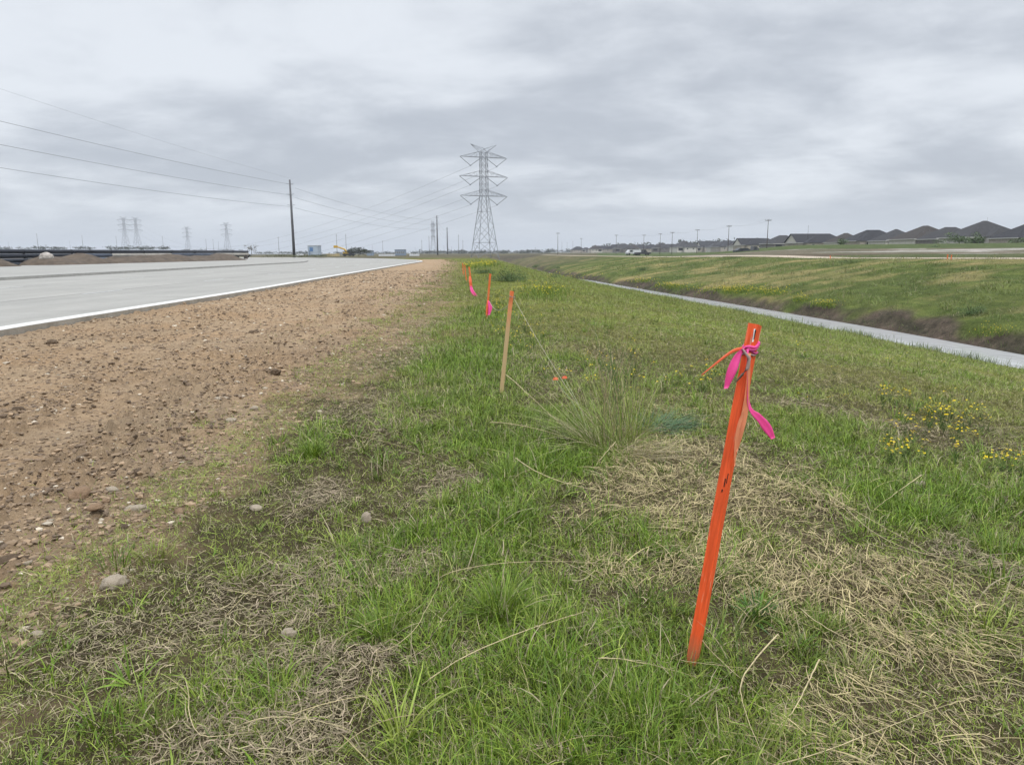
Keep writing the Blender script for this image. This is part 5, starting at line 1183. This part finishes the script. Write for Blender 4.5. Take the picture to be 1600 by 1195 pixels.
for px, yt, yb, d, lb in ((1137, 354, 399, 225, 'wooden utility pole just left of the first house'), (1088.5, 360, 398, 265, 'wooden utility pole second to the left of the first house'), (1049.5, 364, 398, 300, 'wooden utility pole above the weedy lot'), (1031, 366, 396, 330, 'wooden utility pole fifth from the right'),
                          (1005.5, 368, 397, 350, 'wooden utility pole above the white trailer'), (962.5, 368, 397, 380, 'wooden utility pole left of the white trailer'), (908, 373, 394, 520, 'smaller faint pole between the lone pole and the white trailer'), (871.5, 365, 396, 330, 'lone wooden pole right of the tall lattice tower')):
    ww.append(far_pole(px, yt, yb, d, lb, w0, 'wooden utility poles across the ditch', 10)); ww[-1]['category'] = 'utility pole'
def ptop(o, x=0): return np.array(o.location)+np.array([x, 0, 10.0*o.scale[2]])
for a, b in zip(ww[:6], ww[1:7]):
    for x in (-.8, .8): wire('utility_line', caten(ptop(a, x), ptop(b, x), .8, 10), .010, M_wire, 'thin wire strung between neighbouring wooden utility poles', 'utility line', 'wires between the wooden poles')
# ------------------------------------------------------------------ houses
def house(w_, d_, wall, rf, wallm, style, seed):
    q = random.Random(seed); root = empty('house'); hw_, hd = w_/2, d_/2; e = .5; rr = wall
    MB().box(-hw_, hw_, -hd, hd, -1.5, wall).build('wall', wallm, root)
    pitch = .72; rise = hd*pitch if w_ >= d_ else hw_*pitch
    m_ = MB(); X, Y, z = hw_+e, hd+e, wall-.05
    if style == 'gable':
        V = [(-X, -Y, z), (X, -Y, z), (X, Y, z), (-X, Y, z), (-X, 0, z+Y*pitch), (X*.45, 0, z+Y*pitch)]; F = [(0, 1, 5, 4), (2, 3, 4, 5), (1, 2, 5), (3, 2, 1, 0)]
        m_.add(V, F); MB().add([(-hw_-.01, -hd, wall), (-hw_-.01, hd, wall), (-hw_-.01, 0, wall+hd*pitch)], [(0, 2, 1)]).build('gable_end', M_wallp, root)
    elif w_ >= d_: V = [(-X, -Y, z), (X, -Y, z), (X, Y, z), (-X, Y, z), (-(X-Y), 0, z+Y*pitch), (X-Y, 0, z+Y*pitch)]; m_.add(V, [(0, 1, 5, 4), (2, 3, 4, 5), (1, 2, 5), (3, 0, 4), (3, 2, 1, 0)])
    else: V = [(-X, -Y, z), (X, -Y, z), (X, Y, z), (-X, Y, z), (0, -(Y-X), z+X*pitch), (0, Y-X, z+X*pitch)]; m_.add(V, [(0, 1, 4), (1, 2, 5, 4), (2, 3, 5), (3, 0, 4, 5), (3, 2, 1, 0)])
    # lower hipped wing towards the viewer
    wx = q.uniform(-.25, .25)*w_; ww2 = w_*q.uniform(.26, .34); wd = 3.0; zz = wall-.06
    m_.add([(wx-ww2, -Y-wd, zz), (wx+ww2, -Y-wd, zz), (wx+ww2, 0, zz), (wx-ww2, 0, zz), (wx, -Y-wd+ww2*.9, zz+ww2*.70), (wx, 0, zz+ww2*.70)], [(0, 1, 4), (1, 2, 5, 4), (3, 0, 4, 5), (3, 2, 1, 0)])
    rfo = m_.build('roof', rf, root)
    for k in range(3):
        vx, vy = q.uniform(-.4, .4)*w_*.6, -q.uniform(.3, .7)*hd; MB().tube([(vx, vy, wall+.2), (vx, vy, wall+(hd+vy)*pitch+.5)], .07, 6).build('roof_vent', M_galv, rfo)
    MB().box(wx-ww2+.45, wx+ww2-.45, -hd-wd, -hd-.01, -1.5, wall-.08).build('wing_wall', wallm, root)
    f_ = MB()
    for a_, b_ in (((-X, -Y-.02), (X, -Y-.02)), ((-X-.02, -Y), (-X-.02, Y)), ((X+.02, -Y), (X+.02, Y))): f_.box(min(a_[0], b_[0]), max(a_[0], b_[0])+.05, min(a_[1], b_[1])-.03, max(a_[1], b_[1]), wall-.24, wall-.02)
    f_.build('fascia', M_trim, root)
    px_ = (-hw_+2.6 if wx > 0 else hw_-2.6)
    MB().box(px_-1.7, px_+1.7, -hd-.03, -hd+.4, 0, 2.3).build('patio_painted_shade', M_dark, root)  # no recess is cut: a solid box, patio shade put into its dark colour
    for k in range(2):
        x_ = wx+(k-.5)*ww2*.9; fr = MB().box(x_-.62, x_+.62, -hd-wd-.05, -hd-wd+.05, .85, 2.25).build('window', M_trim, root); MB().box(x_-.52, x_+.52, -hd-wd-.07, -hd-wd-.04, .95, 2.15).build('pane', M_glass, fr)
    return root
HS = [house(19, 14, 2.9, M_roofs[0], M_brick, 'hip', 1), house(17, 13, 2.9, M_roofs[1], M_brickd, 'hip', 2), house(14, 17, 2.9, M_roofs[2], M_wallp, 'hip', 3), house(21, 14, 2.9, M_roofs[0], M_brick, 'gable', 4), house(16, 15, 2.9, M_roofs[1], M_wallp, 'hip', 5)]
hk = [kids(h) for h in HS]; used_h = [False]*5
def put_house(k, px, yr, yb, dist, lab, yaw=0, sx_=1.0, grp='row of houses across the ditch', rh=None):
    if not used_h[k]: o = HS[k]; used_h[k] = True
    else: o = copy_tree_fast(k)
    p = atY(px, yb, dist); hgt = (yb-yr)/FPX*dist; h0 = [7.9, 7.5, 7.9, 7.9, 8.2][k]; s = hgt/h0; o.location = p; o.scale = (s*sx_*1.16, s, s); o.rotation_euler = (0, 0, yaw); tag(o, lab, 'house', grp)
def copy_tree_fast(k):
    c = HS[k].copy(); col.objects.link(c)
    for ch in hk[k]:
        d = ch.copy(); col.objects.link(d); d.parent = c
        for g in sub[k].get(ch.name, []): e = g.copy(); col.objects.link(e); e.parent = d
    return c
sub = [{ch.name: kids(ch) for ch in hk[k]} for k in range(5)]
RW = R(38)
for k, px, yr, yb, d, yaw, sx_, lb in (
    (3, 1178, 373.5, 389, 455, .15, 1.15, 'leftmost house of the near row with a pale gable end'), (1, 1222, 369.5, 388.5, 400, .3, 1.1, 'second house from the left, low dark hip roof'), (3, 1276, 367, 387.5, 350, .15, 1.35, 'house with a small pale gable and a long level ridge'),
    (2, 1320, 366, 386.5, 325, .2, 1.0, 'narrow hip roofed house right of the long level ridge'), (0, 1362, 361.5, 386, 300, .1, 1.15, 'house left of centre of the row with a broad hip roof'), (4, 1398, 360.5, 385.5, 285, .1, 1.05, 'house whose flat topped roof overlaps the broad hip roof'),
    (2, 1443, 355.3, 385, 265, .1, 1.2, 'house with a high pointed roof left of the largest one'), (1, 1482, 357.5, 384.5, 252, .1, 1.05, 'low long roofed house just left of the largest one'), (4, 1535, 348.5, 384, 232, .05, 1.2, 'largest house with the highest dark hip roof'), (0, 1612, 352, 384, 215, .1, 1.1, 'house cut by the right photo edge')):
    put_house(k, px, yr, yb, d, lb, yaw, sx_)
# faraway subdivision: same kinds of house, small in view
for i in range(26):
    px = 905+i*11.5+random.uniform(-3, 3); d = random.uniform(640, 900)*(1.25-.012*i); yb = np.interp(px, [900, 1200], [393.3, 390.5]); o = copy_tree_fast(i % 5) if used_h[i % 5] else HS[i % 5]
    o.location = atY(px, yb, d); s = random.uniform(.85, 1.1)*np.interp(px, [900, 1200], [.85, 1.2]); o.scale = (s*1.2, s, s); o.rotation_euler = (0, 0, random.uniform(-.3, .3)); tag(o, 'tiny pale walled house in the faraway subdivision left of the near row', 'house', 'faraway houses at the skyline')
# ------------------------------------------------------------------ trees
def leafy(n, w_, h_, c0, c1, size, dens=1):
    a = rng.uniform(0, 6.28, n); ph = np.arccos(rng.uniform(-1, 1, n)); q = rng.random(n)**.45
    cen = rng.normal(0, .28, (9, 3))*np.array([w_, w_, h_*.6]); cc = cen[rng.integers(0, 9, n)]
    P = cc+np.stack([np.sin(ph)*np.cos(a)*w_*.27*q, np.sin(ph)*np.sin(a)*w_*.27*q, np.cos(ph)*h_*.24*q], -1); P[:, 2] += h_*.55
    c = (lin(c0)+(lin(c1)-lin(c0))*rng.random((n, 1)))*rng.uniform(.75, 1.25, (n, 1))
    return blades(P, rng.uniform(0, 6.28, n), rng.uniform(.6, 1.4, n)*size, rng.uniform(.6, 1.2, n)*size*.7, np.radians(rng.uniform(-60, 80, n)), np.radians(rng.uniform(-60, 60, n)), c, 2)
def tree(px, yb, dist, w_, h_, lb, kind='tree', n=900, c0=(.05, .085, .025), c1=(.09, .14, .04), size=.35):
    o = empty(kind, atY(px, yb, dist)); v, f, c = leafy(n, w_, h_, c0, c1, size); link('crown', npmesh('crown', v, f, M_blade, {'col': c}), o)
    m_ = MB(); m_.tube([(0, 0, -.6), (.05*w_, 0, h_*.35), (-.03*w_, .02*w_, h_*.75)], [.04*h_, .025*h_, .01*h_], 7)
    for k in range(4): a = k*1.6; m_.tube([(.03*w_, 0, h_*.3), (math.cos(a)*w_*.3, math.sin(a)*w_*.3, h_*.7)], [.018*h_, .006*h_], 5)
    m_.build('trunk', M_bark, o); tag(o, lb, 'tree'); return o
tree(1497, 385, 205, 8, 3.4, 'loose young green tree in front of the eave of the largest house', n=1300); tree(1523, 386, 205, 5, 3.6, 'small pale green tree right of the loose young one', n=800); tree(1317, 388, 280, 4.0, 3.8, 'small dark tree before the narrow hip roofed house', n=500, size=.45)
tree(1462, 399, 150, 3.0, 2.0, 'round dark shrub tree on the brown lot at the right', n=500, size=.3); tree(1590, 387, 200, 4, 2.8, 'small tree at the right photo edge by the last house', n=500); tree(1375, 398, 150, 4.2, 1.0, 'low weedy bush right of the pale slab', 'bush', 400, size=.25); tree(1398, 398, 150, 2, 1.1, 'tiny bush right of the low weedy one', 'bush', 300, size=.25)
tree(560, 398, 330, 10, 3.4, 'dark tree clump right of the yellow boom', n=700, size=.6, c0=(.03, .04, .02), c1=(.05, .06, .03)); tree(571, 398, 330, 6, 2.6, 'smaller dark clump beside the small grey shed', n=400, size=.6, c0=(.03, .04, .02), c1=(.05, .06, .03)); tree(393, 395, 330, 5, 3.8, 'pale bare tree at the end of the black pipes', n=160, size=.5, c0=(.12, .11, .09), c1=(.16, .15, .12))
def treeline():
    parts = []
    for (xa, xb, y_, dist, hm, n) in ((-80, 150, 389.5, 900, 5.0, 70), (168, 265, 389.5, 640, 3.6, 40), (270, 400, 392.5, 1100, 4, 30), (400, 760, 396.5, 1300, 5.5, 170), (655, 860, 395.5, 900, 5.2, 110), (820, 1000, 394, 1500, 8.0, 90), (940, 1200, 391.6, 1250, 15.0, 130), (1060, 1210, 389.5, 1000, 15.0, 60), (1200, 1700, 384, 700, 6, 60)):
        for i in range(n):
            px = xa+(xb-xa)*random.random(); d = dist*random.uniform(.92, 1.1); p = atY(px, y_, d); h_ = hm*random.uniform(.5, 1.15); v, f, c = leafy(60, h_*1.7, h_, (.032, .042, .026), (.055, .066, .042), h_*.26); v = v+np.array([p[0], p[1], p[2]-h_*.25]); parts.append((v, f, c))
    V, F, C = merge(parts); tag(link('distant_woods', npmesh('distant_woods', V, F, M_blade, {'col': C})), 'low grey green woods along the skyline', 'woods', kind='stuff')
treeline()
# ------------------------------------------------------------------ far structures and machines
def at_ground(px, yb, d): return atY(px, yb, d)
def block(px0, px1, yt, yb, d, mat, label, cat='building', name='site_building', trim=None, wins=0):
    a, b, t = atY(px0, yb, d), atY(px1, yb, d), atY(px0, yt, d); W, Hh = b[0]-a[0], t[2]-a[2]; r_ = empty(name, ((a[0]+b[0])/2, d+3, a[2])); tag(r_, label, cat)
    MB().box(-W/2, W/2, -3, 3, -1.5, Hh*.96).build('wall', mat, r_); MB().box(-W/2-.15, W/2+.15, -3.15, 3.15, Hh*.96+.002, Hh).build('roof', trim or M_galv, r_)
    for k in range(wins):
        x_ = -W/2+W*(k+.5)/wins; fr = MB().box(x_-W*.07, x_+W*.07, -3.06, -2.95, Hh*.30, Hh*.62).build('window', M_trim, r_); MB().box(x_-W*.055, x_+W*.055, -3.09, -3.05, Hh*.34, Hh*.58).build('pane', M_glass, fr)
    MB().box(-W*.42, -W*.26, -3.07, -2.96, 0, Hh*.30 if Hh < 4 else 2.3).build('door', M_bluegrey, r_); return r_
g = block(481.5, 497, 383.5, 399, 330, simple('pale_blue_cladding', (.36, .42, .48), .7, .1, .4), 'tall pale grey building with a blue panel on its face', trim=M_white)
a = atY(486.5, 390, 330); q = np.array(a)-np.array(g.location); MB().box(q[0]-.75, q[0]+.75, -3.12, -3.0, q[2]-.8, q[2]+.9).build('blue_panel', simple('blue_panel', (.10, .20, .38), .6, .1), g)
block(617, 632.5, 390, 398.5, 420, M_bluegrey, 'large grey blue shed with a row of windows', wins=5); block(573, 581.5, 391.5, 398, 430, M_bluegrey, 'small grey blue shed left of the pole', wins=3)
# white sheets and stored goods on the far site
for px0, px1, yt, yb, lb in ((592, 617, 397.2, 399, 'long low white stockpile between the two grey sheds'), (640, 655, 396.6, 398.8, 'low white stockpile right of the large grey shed'), (510, 530, 396.0, 399.0, 'tan stacked pallets left of the yellow boom'), (462, 474, 397.2, 399.6, 'white parked trailer at the foot of the tallest pole')):
    d = 360; a, b, t = atY(px0, yb, d), atY(px1, yb, d), atY(px0, yt, d); W, Hh = b[0]-a[0], t[2]-a[2]; r_ = empty('stockpile' if 'pile' in lb or 'pallets' in lb else 'trailer', ((a[0]+b[0])/2, d, a[2])); tag(r_, lb, 'stockpile' if 'trailer' not in lb else 'trailer')
    mt = simple('tan_timber', (.42, .34, .18), .9, .15) if 'tan' in lb else M_white; nn = max(3, int(W/2.5))
    for k in range(nn): x_ = -W/2+W*(k+.5)/nn; h_ = Hh*random.uniform(.7, 1); MB().box(x_-W/nn*.48, x_+W/nn*.48, -1, 1, -.5, h_).build('stack' if 'trailer' not in lb else 'panel', mt, r_)
def boom_machine():
    d = 345; o = atY(544, 400, d); r_ = empty('boom_lift', o); tag(r_, 'yellow boom machine with its arm raised to the left over the road bend', 'boom lift')
    P = lambda px, py: tuple(atY(px, py, d)-o)
    a, b, c = P(543, 395), P(538, 389.5), P(526, 385.5)
    MB().box(-2.2, 1.4, -1.1, 1.1, .7, 1.9).build('body', M_yel, r_); MB().box(-.2, 1.2, -.9, .9, 1.9, 2.9).build('cab', M_dark, r_)
    m_ = MB(); m_.tube([a, b], [.42, .38], 6); m_.tube([b, c], [.38, .30], 6); m_.build('boom', M_yel, r_)
    e = Vector(c); MB().box(e.x-1.3, e.x+.3, -.8, .8, e.z-.6, e.z+.55).build('basket', M_yel, r_)
    for x_ in (-1.6, .9):
        for y_ in (-1.1, 1.1): MB().tube([(x_, y_-.25, .55), (x_, y_+.25, .55)], .62, 14).build('wheel', M_tyre, r_)
boom_machine()
def vehicle(px, yb, d, L_, c, lb, yaw=0, h=1.7, cab='car', cat='car'):
    o = empty('parked_'+cat, atY(px, yb, d), yaw); tag(o, lb, cat); mt = simple('body_paint', c, .4, .05, 1, spec=.5); W = .95
    hl = L_/2; prof = [(-hl, .45), (hl, .45), (hl, .95), (hl*.55, 1.02), (hl*.25, h), (-hl*.55 if cab == 'car' else 0, h), (-hl*.85 if cab == 'car' else -.05*hl, 1.05), (-hl, 1.0)]
    V = [(x, y, z) for y in (-W, W) for x, z in prof]; n = len(prof); F = [tuple(range(n)), tuple(range(2*n-1, n-1, -1))]+[(k, k+n, (k+1) % n+n, (k+1) % n) for k in range(n)]
    MB().add(V, F).build('body', mt, o); MB().box(-hl*.5 if cab == 'car' else .05, hl*.24, -W-.012, W+.012, 1.10, h-.14).build('window', M_glass, o)
    for x_ in (-hl*.62, hl*.62):
        for y_ in (-W+.05, W-.05): MB().tube([(x_, y_-.12, .36), (x_, y_+.12, .36)], .37, 14).build('wheel', M_tyre, o)
    return o
vehicle(379, 402.5, 250, 5.6, (.012, .012, .014), 'dark pickup parked at the end of the black pipes', .1, 1.8, 'truck', 'truck')
vehicle(545.5, 400.5, 300, 5.2, (.02, .022, .028), 'dark truck below the yellow boom', .2, 2.0, 'truck', 'truck')
vehicle(1004, 399, 255, 5.6, (.05, .05, .055), 'dark pickup at the right end of the white trailer', .3, 1.9, 'truck', 'truck'); vehicle(987, 398.5, 270, 4.6, (.5, .5, .5), 'white van at the left end of the white trailer', .3, 1.9)
vehicle(1162, 398, 170, 4.6, (.04, .045, .05), 'dark car parked left of the nearest wooden pole', .1, 1.5); vehicle(1175, 398, 170, 5.2, (.09, .09, .09), 'grey truck parked just left of the nearest wooden pole', .1, 1.9, 'truck', 'truck')
tr = empty('white_trailer', atY(995, 398.8, 260)); tag(tr, 'low white trailer between a van and a dark pickup on the far track', 'trailer'); MB().box(-1.3, 1.3, -1, 1, .5, 1.9).build('body', M_white, tr); [MB().tube([(x_, -1.05, .35), (x_, -.8, .35)], .36, 12).build('wheel', M_tyre, tr) for x_ in (-.5, .5)]
# pale slabs and fences on the far lot
def slab(px0, px1, yt, yb, lb, mat, nm='concrete_slab'):
    a, b, c = on_terrain2(px0, yb), on_terrain2(px1, yb), on_terrain2((px0+px1)/2, yt); o = empty(nm, ((a[0]+b[0])/2, (a[1]+b[1])/2, max(a[2], b[2])))
    return a, b, c, o
# island of weeds under the tallest pole
for px, yb, w_ in ((440, 402, 10), (458, 402.5, 12), (480, 402.3, 12), (500, 401.8, 8)):
    o = tree(px, yb, 215, w_, .8, 'low weeds on the island under the tallest dark pole', 'weed_patch', 500, (.06, .07, .03), (.11, .11, .05), .3); o['category'] = 'weeds'; o['group'] = 'weeds on the road island'
# ------------------------------------------------------------------ haze
def haze():
    m = bpy.data.materials.new('haze'); m.use_nodes = True; t = m.node_tree; t.nodes.clear(); v = t.nodes.new('ShaderNodeVolumePrincipled'); v.inputs['Color'].default_value = (.86, .90, .96, 1); v.inputs['Density'].default_value = HAZE; v.inputs['Anisotropy'].default_value = .2
    oo = t.nodes.new('ShaderNodeOutputMaterial'); t.links.new(v.outputs[0], oo.inputs['Volume'])
    o = MB().box(-4200, 4200, -4200, 4200, -8, 60).build('haze', m); tag(o, 'thin pale haze over the whole plain', 'haze', kind='stuff')
HAZE = .00018
if HAZE: haze()
bpy.context.view_layer.update()
print('tris', sum(len(o.data.polygons) for o in bpy.data.objects if o.type == 'MESH'), 'objs', len(bpy.data.objects))
